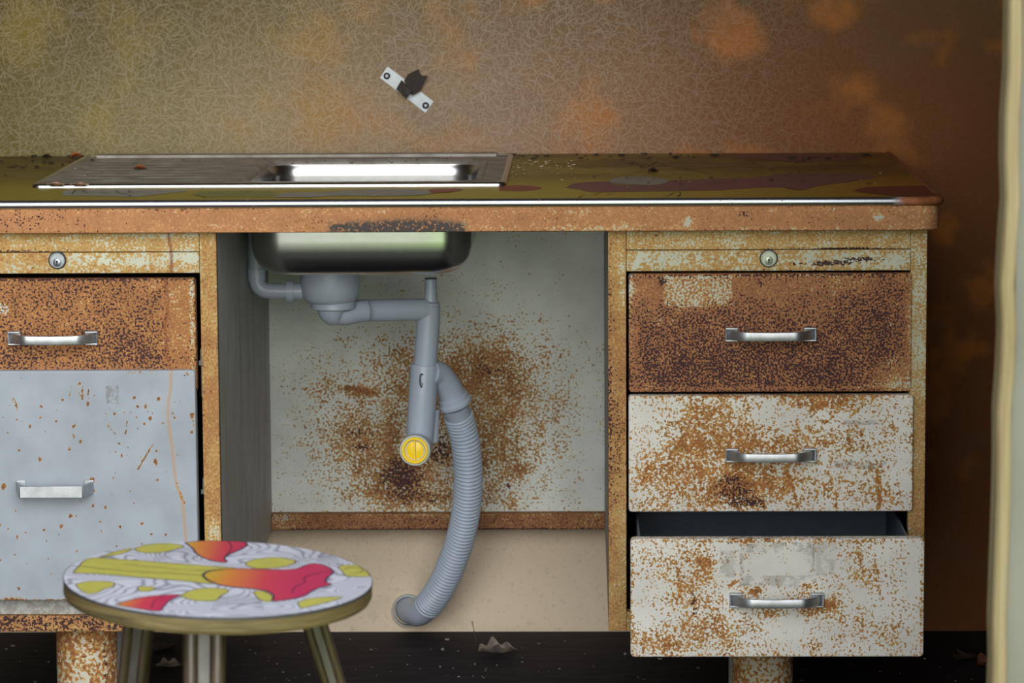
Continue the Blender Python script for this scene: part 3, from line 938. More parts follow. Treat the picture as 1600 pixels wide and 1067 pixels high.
wD2 = wear_fn(0, .25, -.45,
    r=[(1150, 758, 85, 36, .62), (1110, 645, 38, 28, .34), (1090, 700, 70, 30, .28), (1010, 745, 30, 35, .26), (1300, 628, 60, 12, .40), (1170, 690, 100, 22, .30), (1190, 650, 190, 30, .10),
       (1370, 770, 30, 30, .22), (1340, 690, 50, 40, .15), (1250, 700, 90, 60, .12), (1000, 640, 30, 20, -.12), (1235, 642, 28, 14, -.22), (1412, 720, 10, 50, -.18), (1180, 645, 18, 12, -.1),
       (1200, 618, 240, 2.5, .4), (1423, 700, 3, 100, .22), (1040, 790, 60, 8, .2), (1060, 725, 40, 25, .2), (1200, 720, 60, 12, .15), (1300, 760, 70, 30, .12), (1020, 690, 22, 20, -.1),
       (1290, 640, 30, 14, .15), (1395, 640, 25, 25, -.05)],
    g=[(1150, 768, 52, 22, 1.08), (1140, 745, 30, 10, .75), (1180, 785, 50, 8, .7), (1145, 695, 12, 4, .8), (1200, 617, 240, 1.5, .8), (1300, 622, 40, 4, .4)],
    strokes=[([(1228, 735), (1238, 760), (1246, 790)], 1.8, 0, .4), ([(1003, 752), (1012, 728), (1030, 716)], 1.8, 0, .4), ([(1266, 640), (1290, 625)], 2.2, 0, .4),
             ([(1306, 770), (1306, 795)], 2.5, 0, .5), ([(1370, 735), (1374, 785)], 3.5, 0, .4), ([(1395, 775), (1410, 765)], 1.5, 0, .4), ([(1345, 670), (1347, 690)], 3, 0, .4), ([(1325, 672), (1330, 700)], 3, 0, .35)],
    tapes=[(1298, 654, 1380, 663, .5), (1304, 719, 1385, 730, .5)])
d = slab('drawer', .0558, .4050, .3058, .4505, -.008, .018, M['white'], desk, wD2, extra=drawer_box(.066, .392, .32, .43, .007, .36), mats=[M['inner_blue']])
d['label'] = 'middle right drawer, white enamel with a dark rust patch below the handle'
bow_handle(.2303, .3772, -.008, d)

YB = -.16
wD3 = wear_fn(YB, .27, -.45,
    r=[(1078, 915, 26, 45, .42), (1105, 885, 16, 25, .32), (1050, 1000, 80, 22, .26), (1050, 870, 50, 18, .14), (1180, 923, 13, 7, .65), (1292, 945, 20, 12, .62), (1262, 950, 14, 18, .35),
       (1210, 957, 45, 9, .32), (1268, 1008, 14, 16, .40), (1340, 880, 30, 30, .15), (1375, 985, 60, 25, .18), (1215, 883, 75, 24, -.24), (1235, 985, 28, 26, -.34), (1425, 900, 14, 60, -.14),
       (1200, 845, 240, 3, .34), (1120, 985, 60, 20, .18), (1000, 930, 20, 40, -.05), (1120, 955, 30, 30, .12), (1200, 1023, 230, 2, .2), (1440, 940, 2.5, 90, .35), (987, 940, 3, 90, .25), (1260, 915, 10, 5, .5),
       (1326, 935, 60, 20, .02), (1100, 1010, 130, 10, .12), (1020, 1010, 40, 12, .12)],
    g=[(1083, 935, 11, 22, .82), (1084, 960, 8, 12, .7), (1070, 905, 9, 8, .5), (1290, 943, 12, 7, .75), (1180, 925, 9, 5, .6), (1138, 848, 18, 4, .95), (1228, 981, 5, 6, .7), (1215, 978, 4, 5, .6), (1200, 842, 240, 1.3, .8)],
    strokes=[([(1060, 890), (1062, 930)], 3, 0, .4), ([(1340, 862), (1348, 895)], 2.5, 0, .35), ([(1365, 870), (1372, 910)], 3.5, 0, .3), ([(1140, 915), (1152, 909)], 2.5, 0, .6), ([(1300, 855), (1370, 930)], 1.3, 0, .25),
             ([(1157, 850), (1157, 914)], 1.2, 3, .8), ([(1272, 850), (1272, 912)], 1.2, 3, .8), ([(1157, 914), (1258, 916)], 1, 3, .7), ([(1157, 851), (1268, 848)], 1, 3, .8), ([(1162, 862), (1264, 862)], .9, 3, .7), ([(1162, 901), (1264, 901)], .9, 3, .7)],
    tapes=[(1157, 849, 1268, 861, .45), (1160, 902, 1256, 915, .45), (1124, 860, 1150, 902, .4), (1276, 846, 1304, 900, .35), (1157, 862, 1163, 902, .4), (1263, 850, 1272, 905, .4)])
d = slab('drawer', .0557, .4050, .1576, .3011, YB, .016, M['white'], desk, wD3, rad=.005, extra=drawer_box(.066, .392, .172, .290, YB + .012, .185), mats=[M['inner_blue']])
d['label'] = 'bottom right drawer, white enamel flecked with rust, pulled open'
bow_handle(.2294, .2278, YB, d, .112)

wL1 = wear_fn(0, 1.02, .34,
    r=[(300, 500, 4, 90, -.55), (302, 450, 8, 20, -.3), (4, 482, 12, 10, -.8), (270, 470, 20, 60, -.14), (285, 540, 12, 30, -.1)],
    g=[(210, 545, 80, 28, .22), (90, 480, 70, 30, .05), (20, 560, 40, 22, .2), (20, 520, 30, 16, .15), (150, 565, 120, 10, .1), (130, 515, 20, 8, .2), (200, 500, 60, 20, .1), (280, 500, 22, 80, -.35), (150, 437, 200, 2, .4), (140, 460, 80, 12, .08)],
    strokes=[([(258, 437), (262, 470), (262, 490), (256, 512), (262, 530), (259, 550), (266, 577)], 2.2, 2, .8)])
d = slab('drawer', XL0 + .025, -.4762, .455, .5967, 0, .016, M['brown_left'], desk, wL1, extra=drawer_box(-.81, -.488, .47, .57, .014, .36), mats=[M['inner']])
d['label'] = 'upper left drawer, rusted orange-brown with a dark drip'
bow_handle(-.6522, .5242, 0, d)

rs = np.random.RandomState(11)
spots = [(x / 3.81, 480 + y / 3.81, r_) for x, y, r_ in [(117, 852, 3.2), (237, 905, 3), (413, 842, 3), (440, 765, 2.6), (437, 712, 2.4), (245, 588, 2.6), (243, 655, 2.2), (180, 705, 2.4), (483, 798, 2.6), (945, 545, 3.6), (930, 855, 2.6), (968, 690, 2.6),
         (1040, 655, 2.4), (1030, 628, 2), (895, 660, 2.2), (865, 590, 2.6), (820, 590, 2.4), (680, 635, 3.2), (650, 690, 3), (710, 810, 2.2), (685, 775, 1.8), (800, 535, 2), (1075, 560, 1.6), (1040, 562, 1.2), (525, 575, 2.6), (480, 450, 2.8), (375, 548, 2.4), (340, 610, 2),
         (335, 675, 2.4), (270, 740, 1.8), (50, 745, 2.4), (100, 580, 2.4), (725, 880, 2), (925, 915, 3), (935, 1030, 2.4), (25, 1055, 3.4), (555, 1020, 4.2), (825, 720, 1.8), (130, 680, 1.4), (95, 410, 1.4), (125, 418, 1.6), (860, 690, 2.4), (925, 740, 1.4), (740, 625, 2), (780, 625, 1.6),
         (815, 655, 1.8), (880, 620, 1.8), (910, 630, 1.6), (1140, 640, 3), (1140, 740, 2.6), (980, 620, 1.4), (690, 860, 1.6), (655, 862, 1.2), (675, 1015, 1.8), (5, 650, 1.6)]]
spots += [(x / 3.475, 760 + y / 3.475, r_) for x, y, r_ in [(85, 128, 1.8), (507, 105, 2.6), (573, 112, 2.2), (385, 160, 3.2), (415, 158, 2), (333, 213, 2.8), (45, 228, 2), (95, 272, 2.8), (240, 235, 2), (545, 188, 2.6), (550, 245, 2.2), (655, 215, 3), (768, 200, 3.2), (822, 257, 2),
         (902, 260, 2.6), (635, 322, 2.2), (612, 348, 1.6), (265, 392, 2), (380, 437, 2.2), (278, 475, 1.8), (103, 550, 2.6), (420, 350, 2), (5, 400, 2), (140, 250, 1.8), (20, 5, 3), (3, 208, 2), (320, 262, 1.4), (255, 292, 1.2), (770, 312, 1.8), (825, 55, 1.6), (708, 25, 1.4), (790, 335, 1.4), (510, 20, 3)]]
for _ in range(60):
    spots.append((rs.uniform(-130, 298), rs.uniform(600, 930), rs.uniform(.7, 1.5)))
wL2 = wear_fn(-.008, -.26, -.8,
    r=[(u, v, r_ * 1.05, r_ * 1.05 * rs.uniform(.9, 1.4), 1.35) for u, v, r_ in spots] +
      [(200, 581, 70, 3.5, .55), (295, 585, 8, 5, .7), (302, 655, 3, 40, .6), (100, 936, 200, 2.2, .9), (15, 932, 30, 5, .4), (215, 640, 60, 18, .12), (120, 612, 25, 12, .2), (0, 700, 2, 2, 0)],
    g=[(290, 586, 9, 2.5, 1.3), (200, 579, 110, 1.2, .9)],
    strokes=[([(268, 578), (267, 605), (263, 632), (263, 655), (268, 690), (271, 720), (276, 758), (284, 778), (287, 800), (290, 830), (291, 850)], 2.0, 2, .85),
             ([(276, 755), (284, 775), (288, 786)], 2.6, 0, 1.0), ([(216, 733), (228, 712), (239, 694)], 1.8, 0, 1.2), ([(168, 665), (181, 677)], 1.2, 0, 1.0), ([(161, 652), (172, 636)], 1.0, 0, .9),
             ([(199, 658), (198, 672), (196, 678)], 1.6, 0, 1.1), ([(129, 605), (129, 625)], 1.5, 0, 1.1), ([(138, 608), (138, 632)], 1.2, 0, 1.1), ([(122, 600), (124, 618)], 1, 0, .9), ([(243, 717), (244, 728)], 2.6, 0, 1.1),
             ([(22, 620), (28, 640)], 1.2, 0, 1.0), ([(12, 640), (22, 622)], 1.0, 0, .8), ([(112, 604), (108, 622)], .9, 0, .9), ([(117, 665), (121, 655)], 1.1, 0, .9), ([(275, 784), (296, 804)], .8, 0, .9), ([(245, 735), (248, 750)], .8, 0, .9)],
    tapes=[(166, 602, 186, 630, .75)])
d = slab('drawer', XL0 + .024, -.4772, .1962, .4842, -.010, .020, M['white_blue'], desk, wL2, step=.0014, extra=drawer_box(-.81, -.488, .21, .43, .012, .36), mats=[M['inner']])
d['label'] = 'lower left file drawer, pale grey enamel with small rust spots'
# flat pull with splayed end plates
b = MB()
y = -.010
p = WY(25, 750, y); q = WY(147, 771, y)
xb0, xb1 = p.x, q.x
zc = .3375
b.cur = 0
hx0_, hx1_ = xb0 + .0075, xb1 - .0095
yo = y - .027
b.prism([(hx0_, yo, zc - .0075), (hx1_, yo, zc - .0075), (hx1_, yo, zc + .0070), (hx0_, yo, zc + .0070)], (0, .0025, 0))
for s, xo, xi in ((-1, xb0, hx0_), (1, xb1, hx1_)):
    b.add([(xi, yo, zc - .0075), (xi, yo, zc + .0070), (xo, y, zc + .0090), (xo, y, zc - .0060),
           (xi - s * .002, yo, zc - .0075), (xi - s * .002, yo, zc + .0070), (xo - s * .002, y, zc + .0090), (xo - s * .002, y, zc - .0060)],
          [(0, 1, 2, 3), (7, 6, 5, 4), (0, 4, 5, 1), (1, 5, 6, 2), (2, 6, 7, 3), (3, 7, 4, 0)])
    b.box(min(xo, xo - s * .012), max(xo, xo - s * .012), y - .0018, y, zc - .004, zc + .0105)
o = b.build('handle', M['handle'], d)
md = o.modifiers.new('b', 'BEVEL'); md.width = .0006; md.segments = 2; md.limit_method = 'ANGLE'

# runner pieces glimpsed in the gap beside the left drawers
b = MB()
for z in (.497, .335):
    b.box(-.4745, -.4705, .03, .36, z - .008, z + .008)
    b.box(-.4765, -.4700, .028, .034, z - .012, z - .006)
b.prism([(-.4765, .05, .44), (-.471, .05, .475), (-.471, .05, .52), (-.4765, .05, .48)], (0, .25, 0))
b.build('drawer_runner', M['zinc'], desk, smooth=False)

# modesty panel at the back of the kneehole
wP = wear_fn(D - .03, .16, -.40,
    r=[(650, 690, 150, 90, .34), (755, 570, 75, 60, .50), (620, 755, 80, 40, .42), (560, 690, 60, 35, .30), (850, 620, 70, 110, .22), (520, 610, 60, 70, .20), (780, 700, 60, 90, .30), (700, 780, 120, 20, .30),
       (470, 480, 60, 90, -.12), (600, 400, 300, 50, -.12), (900, 450, 70, 90, -.14), (620, 560, 60, 50, .22), (925, 700, 20, 150, -.1), (430, 680, 15, 120, -.15), (815, 735, 12, 8, .4), (680, 620, 70, 70, .28), (565, 610, 30, 8, .35)],
    g=[(625, 745, 42, 34, .98), (560, 676, 26, 9, .95), (560, 698, 26, 7, .95), (690, 700, 28, 34, .95), (775, 580, 46, 24, .62), (740, 560, 30, 20, .45), (670, 780, 70, 18, .62), (585, 614, 10, 6, .75), (800, 610, 50, 40, .42), (620, 720, 60, 60, .30), (760, 770, 60, 30, .45)],
    strokes=[([(540, 606), (560, 608), (588, 616)], 3, 0, .5), ([(868, 480), (868, 500)], 1.2, 1, .7), ([(793, 756), (795, 762)], 2, 1, 1.6)])
mp = slab('modesty_panel', XL1 + .0013, XR0 - .0002, .1822, PT, D - .030, .010, M['panel'], desk, wP, rad=0, bev=.0006, step=.0022)
wLip = wear_fn(D - .045, 1.02, .12, r=[(440, 810, 25, 8, -.62), (455, 822, 20, 3, -.3), (700, 804, 300, 2, -.2), (925, 815, 20, 8, -.3)], g=[(700, 815, 100, 8, .2), (700, 827, 400, 2, .7), (430, 827, 20, 3, -.3)])
slab('panel_lip', XL1 + .0013, XR0 - .0002, .1585, .1818, D - .045, .030, M['lip'], desk, wLip, rad=0, bev=.0015, step=.002)

# round feet
def foot(xc, yc, r_=.0385, mat='foot'):
    n = 64; v = []; f = []
    zs = np.linspace(0, PB, 40)
    for z in zs:
        for k in range(n):
            a = 2 * math.pi * k / n
            v.append((xc + r_ * math.cos(a), yc + r_ * math.sin(a), z))
    for i in range(len(zs) - 1):
        for k in range(n): f.append((i * n + k, i * n + (k + 1) % n, (i + 1) * n + (k + 1) % n, (i + 1) * n + k))
    f += [list(range(n)), [(len(zs) - 1) * n + k for k in range(n)]]
    A = np.array(v); wr_ = np.zeros((len(v), 4)); wr_[:, 0] = .62; wr_[:, 1] = -.25
    th = (A[:, 0] - xc) / r_
    wr_[:, 1] += .55 * np.exp(-((th - .72) / .12) ** 2) * (A[:, 1] < yc) + .25 * np.exp(-((th + .75) / .12) ** 2)
    wr_[:, 0] += .3 * np.exp(-((A[:, 2] - PB) / .03) ** 2) - .12 * np.exp(-(th / .4) ** 2)
    if mat == 'side': wr_[:, :2] = (.1, -.5)
    mesh('foot', v, f, M[mat], desk, True, None, wr_)
for xc in (-.6305, .2255):
    foot(xc, .075); foot(xc, .170, .0385, 'side')

# ------------------------------------------------------------ sink
sink = empty('sink', (-.40, .40, TOPZ), 'stainless steel sink with ribbed drainer set into the worktop', 'sink')
BX0, BX1, BY0, BY1 = -.4345, -.1395, .205, .560   # bowl opening
RZ = TOPZ + .0042
def rrect(x0, x1, y0, y1, r, z, n=14, m_=10):
    pts = []
    for cx, cy, a0 in ((x1 - r, y1 - r, 0), (x0 + r, y1 - r, 90), (x0 + r, y0 + r, 180), (x1 - r, y0 + r, 270)):
        for k in range(n + 1):
            a = math.radians(a0 + 90 * k / n)
            pts.append((cx + r * math.cos(a), cy + r * math.sin(a), z))
    # densify straight sides
    out = []
    for i, p in enumerate(pts):
        q = pts[(i + 1) % len(pts)]
        out.append(p)
        if i % (n + 1) == n:
            for k in range(1, m_): out.append(tuple(p[j] + (q[j] - p[j]) * k / m_ for j in range(3)))
    return out
v = []; f = []; rings = []
bz = TOPZ - .1205
seq = []
# rim fillet
for a in np.linspace(0, 1, 8):
    t = a * math.pi / 2
    seq.append((-.010 + .010 * math.sin(t), RZ - .009 * (1 - math.cos(t)) * 1.0 - .0005 * a))
top_in = seq[-1]
for z in np.linspace(RZ - .012, bz + .036, 8): seq.append((.0015 + .004 * (RZ - z) / .12, z))
for a in np.linspace(0, 1, 12)[1:]:
    t = a * math.pi / 2
    seq.append((.0055 + .034 * (1 - math.cos(t)), bz + .036 - .036 * math.sin(t)))
for a in (.3, .6, .85): seq.append((.0395 + .09 * a, bz - .0015 * a))
for ins, z in seq:
    rr_ = max(.043 - ins * .25, .016)
    rings.append(rrect(BX0 + ins, BX1 - ins, BY0 + ins, BY1 - ins, rr_, z))
n = len(rings[0])
for r_ in rings: v += r_
for i in range(len(rings) - 1):
    for k in range(n): f.append((i * n + k, i * n + (k + 1) % n, (i + 1) * n + (k + 1) % n, (i + 1) * n + k))
f.append([(len(rings) - 1) * n + k for k in range(n)])
bmi = [1 if i < 6 * len(rings[0]) else 0 for i in range(len(f))]
o = mesh('bowl', v, f, [M['steel'], M['sinktop']], sink, midx=bmi, angle=80)
md = o.modifiers.new('s', 'SOLIDIFY'); md.thickness = .0009; md.offset = 1

# top sheet: bowl surround + drainer heightfield
b = MB()
outer = []
r0 = rrect(BX0 - .010, BX1 + .010, BY0 - .010, BY1 + .010, .043 + .0025, RZ)
X0b = -.462
for p in r0:
    # push each rim point outward onto the rectangle around the bowl
    cx, cy = (X0b + SX1) / 2, (SY0 + SY1) / 2
    dx, dy = p[0] - cx, p[1] - cy
    hw, hh = (SX1 - X0b) / 2, (SY1 - SY0) / 2
    k = min(hw / abs(dx) if abs(dx) > 1e-6 else 9, hh / abs(dy) if abs(dy) > 1e-6 else 9)
    outer.append((cx + dx * k, cy + dy * k, RZ))
n = len(r0)
b.add(list(r0) + outer, [(i, (i + 1) % n, n + (i + 1) % n, n + i) for i in range(n)])
for cx_, cy_ in ((X0b, SY0), (X0b, SY1), (SX1, SY0), (SX1, SY1)):
    # corner fill triangles
    best = sorted(range(n), key=lambda i: (outer[i][0] - cx_) ** 2 + (outer[i][1] - cy_) ** 2)[:2]
    b.add([outer[best[0]], outer[best[1]], (cx_, cy_, RZ)], [(0, 1, 2)])
nx_, ny_ = 60, 150
v = []; f = []
for j in range(ny_ + 1):
    for i in range(nx_ + 1):
        x = SX0 + (X0b - SX0) * i / nx_; y = SY0 + (SY1 - SY0) * j / ny_
        inx = min(1, max(0, (x - SX0 - .022) / .012)) * min(1, max(0, (X0b - .012 - x) / .03))
        iny = min(1, max(0, (y - SY0 - .018) / .01)) * min(1, max(0, (SY1 - .05 - y) / .01))
        ph = (y - SY0 - .03) / .046
        ridge = .0012 - .0058 * max(0, math.cos(2 * math.pi * ph)) ** 10
        v.append((x, y, RZ + inx * iny * (ridge - .003)))
for j in range(ny_):
    for i in range(nx_):
        k = j * (nx_ + 1) + i
        f.append((k, k + 1, k + nx_ + 2, k + nx_ + 1))
b.add(v, f)
# rolled edge all round, and a low upstand at the back
o = b.build('drainer', M['sinktop'], sink, angle=60)
ro = []
rp = rrect(SX0, SX1, SY0, SY1, .008, 0, 6, 2)
path = []
k = len(rp)
for i in range(k + 1):
    p = rp[i % k]; a = rp[(i - 1) % k]; c = rp[(i + 1) % k]
    t = Vector((c[0] - a[0], c[1] - a[1])); t.normalize()
    path.append((p[0], p[1], t.y, -t.x))
prof = [(-.004, RZ + .0002), (-.0005, RZ + .0012), (.0018, RZ + .0004), (.0030, RZ - .0018), (.0030, RZ - .0042), (-.004, RZ - .0042)]
swept('rolled_edge', prof, path, M['steel'], sink, angle=70)
b = MB(); b.box(SX0 + .02, SX1 - .02, SY1 - .035, SY1 - .004, RZ, RZ + .0035)
b.build('back_ledge', M['sinktop'], sink, smooth=False)

# ------------------------------------------------------------ waste pipework
G_ = M['grey_pvc']
trap = empty('waste_pipe', (-.337, .37, .50), 'grey plastic sink waste with overflow pipe and yellow end cap, hanging under the bowl', 'pipe')
DY = .37
dc = WY(516, 450, DY)
zb = bz - .0015
def zat(v_, u=516): return WY(u, v_, DY).z
b = MB()
zr = zb
z1, z2 = zat(436), zat(472)
b.lathe((dc.x, DY, 0), (0, 0, 1), [(z2, .030), (z2 + .002, .0335), (z2 + .008, .0378), (z1 - .012, .0396), (z1, .0400), (zr - .001, .0400)], 48)
b.build('strainer_body', G_, trap, angle=50)
b = MB()
zn0, zn1 = zat(482), zat(471)
nc = WY(521, 476, DY).x
b.lathe((nc, DY, 0), (0, 0, 1), [(zn0, .0290), (zn0 + .001, .0302), (zn1 - .001, .0302), (zn1 + .0005, .029)], 48)
b.build('trap_nut', G_, trap)
# elbow under the nut turning right
e0 = Vector((nc + .001, DY, zn0 + .002))
pts = [e0, Vector((nc + .001, DY, zn0 - .004)), WY(527, 490, DY + .002), WY(540, 491, DY + .006), WY(556, 487, DY + .012), WY(572, 485.5, DY + .018)]
sp = smooth_path(pts, 6)
b = MB().tube(sp, [.0255 - .0105 * min(1, i / 14) for i in range(len(sp))])
b.build('elbow', G_, trap)
HY = .40
hp0 = WY(560, 485.5, HY); hp1 = WY(655, 483.5, HY + .03); hp2 = WY(671, 488, HY + .035); hp3 = WY(669, 510, HY + .035); vp = WY(664, 572, HY + .035)
b = MB()
b.tube([WY(553, 486, HY), WY(561, 486, HY)], .0158)
b.tube(smooth_path([hp0, WY(610, 484.5, HY + .015), WY(648, 483.6, HY + .028)], 4) + [hp1 + (hp1 - hp0).normalized() * .006, WY(668, 485, HY + .034)], .0150)
b.build('cross_pipe', G_, trap)
b = MB()
b.tube([WY(670, 478, HY + .036), WY(669.5, 500, HY + .036), vp], [.0155, .0160, .0160])
b.lathe(WY(670, 478, HY + .036), (0, 0, 1), [(0, .0155), (.004, .0145), (.0065, .011), (.0075, .004)])
b.build('down_pipe', G_, trap)
b = MB()
s0 = WY(673, 474, HY + .036); s1 = WY(673, 436, HY + .036)
b.tube([s0, s0.lerp(s1, .3), s1], [.0098, .0088, .0078])
b.cur = 1
b.tube([s1, s1 + Vector((0, 0, .0015))], [.0082, .0082])
b.build('inlet_spigot', [G_, M['grey_pvc_dark']], trap)
TY = HY + .035
t0 = WY(663.5, 569, TY); t1 = WY(655, 695, TY)
b = MB()
b.tube([t0, t0.lerp(t1, .02), t0.lerp(t1, .5), t1], [.0182, .0192, .0192, .0186])
sph = t1
b.lathe(t1, (t1 - t0).normalized(), [(0, .0186), (.008, .0165), (.013, .011), (.0145, .003)])
c0 = WY(655, 696, TY); c1 = WY(648.5, 703.5, TY - .045)
b.tube([c0, c0.lerp(c1, .7), c1], [.0185, .0190, .0195])
# raised clip mark on the sleeve
cl = WY(659, 592, TY - .0192)
b.build('tee_sleeve', G_, trap)
b = MB()
ax = (c1 - c0).normalized()
b.lathe(c1, ax, [(-.010, .0200), (-.009, .0212), (0, .0212), (.002, .0205), (.002, .0175), (-.002, .0170)], 48)
b.build('cap_collar', M['white_pvc'], trap)
b = MB()
b.lathe(c1, ax, [(-.003, .0182), (.0035, .0182), (.0045, .0172), (.0045, .0150), (.0005, .0140), (-.001, .012), (-.001, .0)], 48)
# two half domes either side of the grip bar
uu = Vector((0, 0, 1)) - ax * ax.z; uu.normalize(); ww = ax.cross(uu)
g0 = c1 + ax * .0
b.prism([g0 + uu * .0138 + ww * .0010, g0 + uu * .0138 - ww * .0010, g0 - uu * .0138 - ww * .0010, g0 - uu * .0138 + ww * .0010], ax * .0042)
for s in (-1, 1):
    dome = []
    vv = []; ff = []
    nr, na_ = 8, 20
    for i in range(nr + 1):
        for k in range(na_ + 1):
            a = -math.pi / 2 + math.pi * k / na_
            r_ = .0125 * math.cos(i / nr * math.pi / 2); h_ = .0032 * math.sin(i / nr * math.pi / 2)
            vv.append(g0 + ww * s * (.0014 + r_ * math.cos(a) * .86) + uu * r_ * math.sin(a) + ax * (h_ - .001))
    for i in range(nr):
        for k in range(na_):
            q = i * (na_ + 1) + k; ff.append((q, q + 1, q + na_ + 2, q + na_ + 1))
    b.add(vv, ff)
b.build('end_cap', M['yellow'], trap)
b = MB()
cf = WY(659, 585, TY - .0190)
b.tube(smooth_path([WY(661, 585, TY - .0185), WY(657, 586, TY - .0215), WY(656.5, 600, TY - .0215), WY(659, 605, TY - .0185), WY(660.5, 598, TY - .0185)], 5), .0011, 8)
b.build('moulded_clip', M['grey_pvc_dark'], trap)
# branch elbow to the hose
b = MB()
pts = [WY(672, 582, TY), WY(684, 584, TY + .012), WY(695, 596, TY + .022), WY(704, 612, TY + .030), WY(710, 626, TY + .034)]
sp = smooth_path(pts, 6)
b.tube(sp, [.0168 + .0022 * (i / len(sp)) for i in range(len(sp))])
b.build('branch_elbow', G_, trap)
q0 = WY(706.5, 618, TY + .032); q1 = WY(712, 632, TY + .036)
b = MB().lathe(q0, (q1 - q0).normalized(), [(0, .0192), (.001, .0206), (.007, .0212), (.009, .0234), (.0135, .0234), (.0145, .022), (.0145, .018)])
b.build('branch_collar', G_, trap)
b = MB().tube([WY(680, 640, TY + .016), WY(678, 690, TY + .016)], .006)
b.build('rear_rib', G_, trap)
# overflow: vertical pipe, elbow, horizontal pipe into the strainer body
OY = DY
b = MB()
b.tube([WY(399, 340, OY), WY(400.5, 425, OY)], .0107)
b.build('overflow_pipe', G_, trap)
b = MB()
pts = [WY(400.5, 418, OY), WY(401, 432, OY), WY(403, 445, OY), WY(412, 453, OY), WY(426, 454.5, OY), WY(452, 455, OY)]
sp = smooth_path(pts, 6)
b.tube(sp, .0106)
b.tube([WY(400.6, 419, OY), WY(401, 438, OY)], [.0118, .0122])
b.tube([WY(401, 420, OY), WY(401, 424, OY)], [.0128, .0128])
b.tube([WY(448, 455, OY), WY(459, 455, OY)], .0150)
b.tube([WY(455, 455, OY), WY(480, 455, OY)], .0112)
b.build('overflow_elbow', G_, trap)

# corrugated hose
hose = empty('drain_hose', (-.16, .5, .27), 'grey corrugated drain hose curving down from the pipe branch to the wall', 'hose')
HP = [WY(711, 634, TY + .036), WY(719.5, 660, .486), WY(727.5, 695, .500), WY(731.5, 745, .520), WY(728.5, 795, .545), WY(720, 838, .568), WY(706, 880, .592), WY(688, 919, .618), WY(669, 946, .645)]
sp = smooth_path(HP, 40)
L_ = sum((b_ - a).length for a, b_ in zip(sp, sp[1:]))
NR = 62
sp = resample(sp, L_ / (NR * 8))
rad = []
for i in range(len(sp)):
    ph = i / 8
    if i < 24: rad.append(.0180)
    else: rad.append(.0186 + .0019 * math.cos(2 * math.pi * ph))
b = MB().tube(sp, rad, 36)
b.build('corrugated_tube', G_, hose, angle=80)
b = MB()
tl = sp[-1]
pts = [sp[-6], tl, WY(655, 957, .662), WY(644, 955, .682), WY(638, 952, .699)]
s2 = smooth_path(pts, 8)
b.tube(s2, [.0190 + .0006 * min(1, i / 20) for i in range(len(s2))], 36)
b.build('end_cuff', M['grey_pvc'], hose, angle=80)
b = MB()
wc = WY(638, 953, .699)
b.lathe((wc.x, D + .004, wc.z), (0, -1, 0), [(0, .0238), (.012, .0238), (.0135, .0228), (.0135, .0215), (0, .0212)], 48)
o = b.build('wall_socket', M['white_pvc'])
tag(o, 'pale plastic pipe socket in the wall where the hose ends', 'pipe socket')

# ------------------------------------------------------------ stool
SC = Vector((-.332, -1.118, .450))
SR = .1405
stool = empty('stool', (SC.x, SC.y, 0), 'round three-legged stool with a colourful printed floral top', 'stool')
tx, ty = math.radians(2.7), math.radians(2.4)
RM = Matrix.Rotation(ty, 3, 'Y') @ Matrix.Rotation(tx, 3, 'X')
NRM = RM @ Vector((0, 0, 1))
def on_top(u, v_, h=0):
    d = Vector(_ray(u, v_)); c = Vector(CAM)
    t = (SC - c).dot(NRM) / d.dot(NRM)
    p = c + d * t - SC
    q = RM.inverted() @ p
    L2 = math.hypot(q.x, q.y)
    if L2 > SR - .0012: q *= (SR - .0012) / L2
    return Vector((q.x, q.y, 0))
def stool_bg():
    b = NB('printed_laminate_white')
    n = b.noise(11, 1, .4, vec=b.tc, dist=.6)
    k = b.math('FRACT', b.math('MULTIPLY', n, 26))
    ln = b.math('SUBTRACT', 1, b.step(b.math('ABSOLUTE', b.math('SUBTRACT', k, .5)), .06, .24))
    c = b.mix(b.math('MULTIPLY', ln, .6), lin((208, 212, 226)), lin((84, 86, 112)))
    return b.fin(c, .35)
def grad(name, x0, x1):
    b = NB(name)
    x = b.sep(b.tc)[0]
    t = b.math('DIVIDE', b.math('SUBTRACT', x, x0), x1 - x0)
    t = b.math('MULTIPLY_ADD', b.math('SUBTRACT', b.noise(25, 2), .5), .15, t)
    c = b.ramp(t, [(0, lin((196, 176, 60))), (.3, lin((214, 128, 64))), (.65, lin((206, 60, 84))), (1, lin((196, 36, 92)))])
    return b.fin(c, .35)
M['st_bg'] = stool_bg()
M['st_yel'] = plain('print_yellow_green', (190, 186, 88), .35, var=.08, vs=60)
M['st_line'] = plain('print_dark_outline', (62, 40, 74), .4)
M['st_edge'] = plain('laminate_dark_edge', (60, 58, 66), .5)
def q6(pts): return [(100 + x / 3.2, 830 + y / 3.2) for x, y in pts]
def lx(pts): return sorted(on_top(u, v_).x for u, v_ in q6(pts))
main = [(690, 222), (720, 203), (800, 190), (920, 190), (1080, 195), (1160, 190), (1210, 172), (1250, 164), (1310, 176), (1345, 205), (1315, 235), (1308, 255), (1335, 268), (1280, 283), (1240, 300), (1200, 325), (1130, 342), (1045, 350), (1050, 325), (1010, 300), (930, 288), (840, 280), (770, 268), (720, 250)]
topf = [(605, 58), (700, 49), (800, 46), (895, 49), (915, 68), (890, 88), (830, 115), (802, 135), (812, 156), (760, 152), (700, 135), (660, 110), (645, 88)]
botf = [(255, 368), (330, 345), (430, 326), (575, 319), (530, 345), (500, 375), (472, 400), (380, 390)]
stem = [(45, 210), (70, 180), (130, 136), (300, 143), (500, 158), (700, 173), (860, 186), (780, 200), (720, 212), (700, 228), (740, 264), (600, 250), (400, 234), (200, 217)]
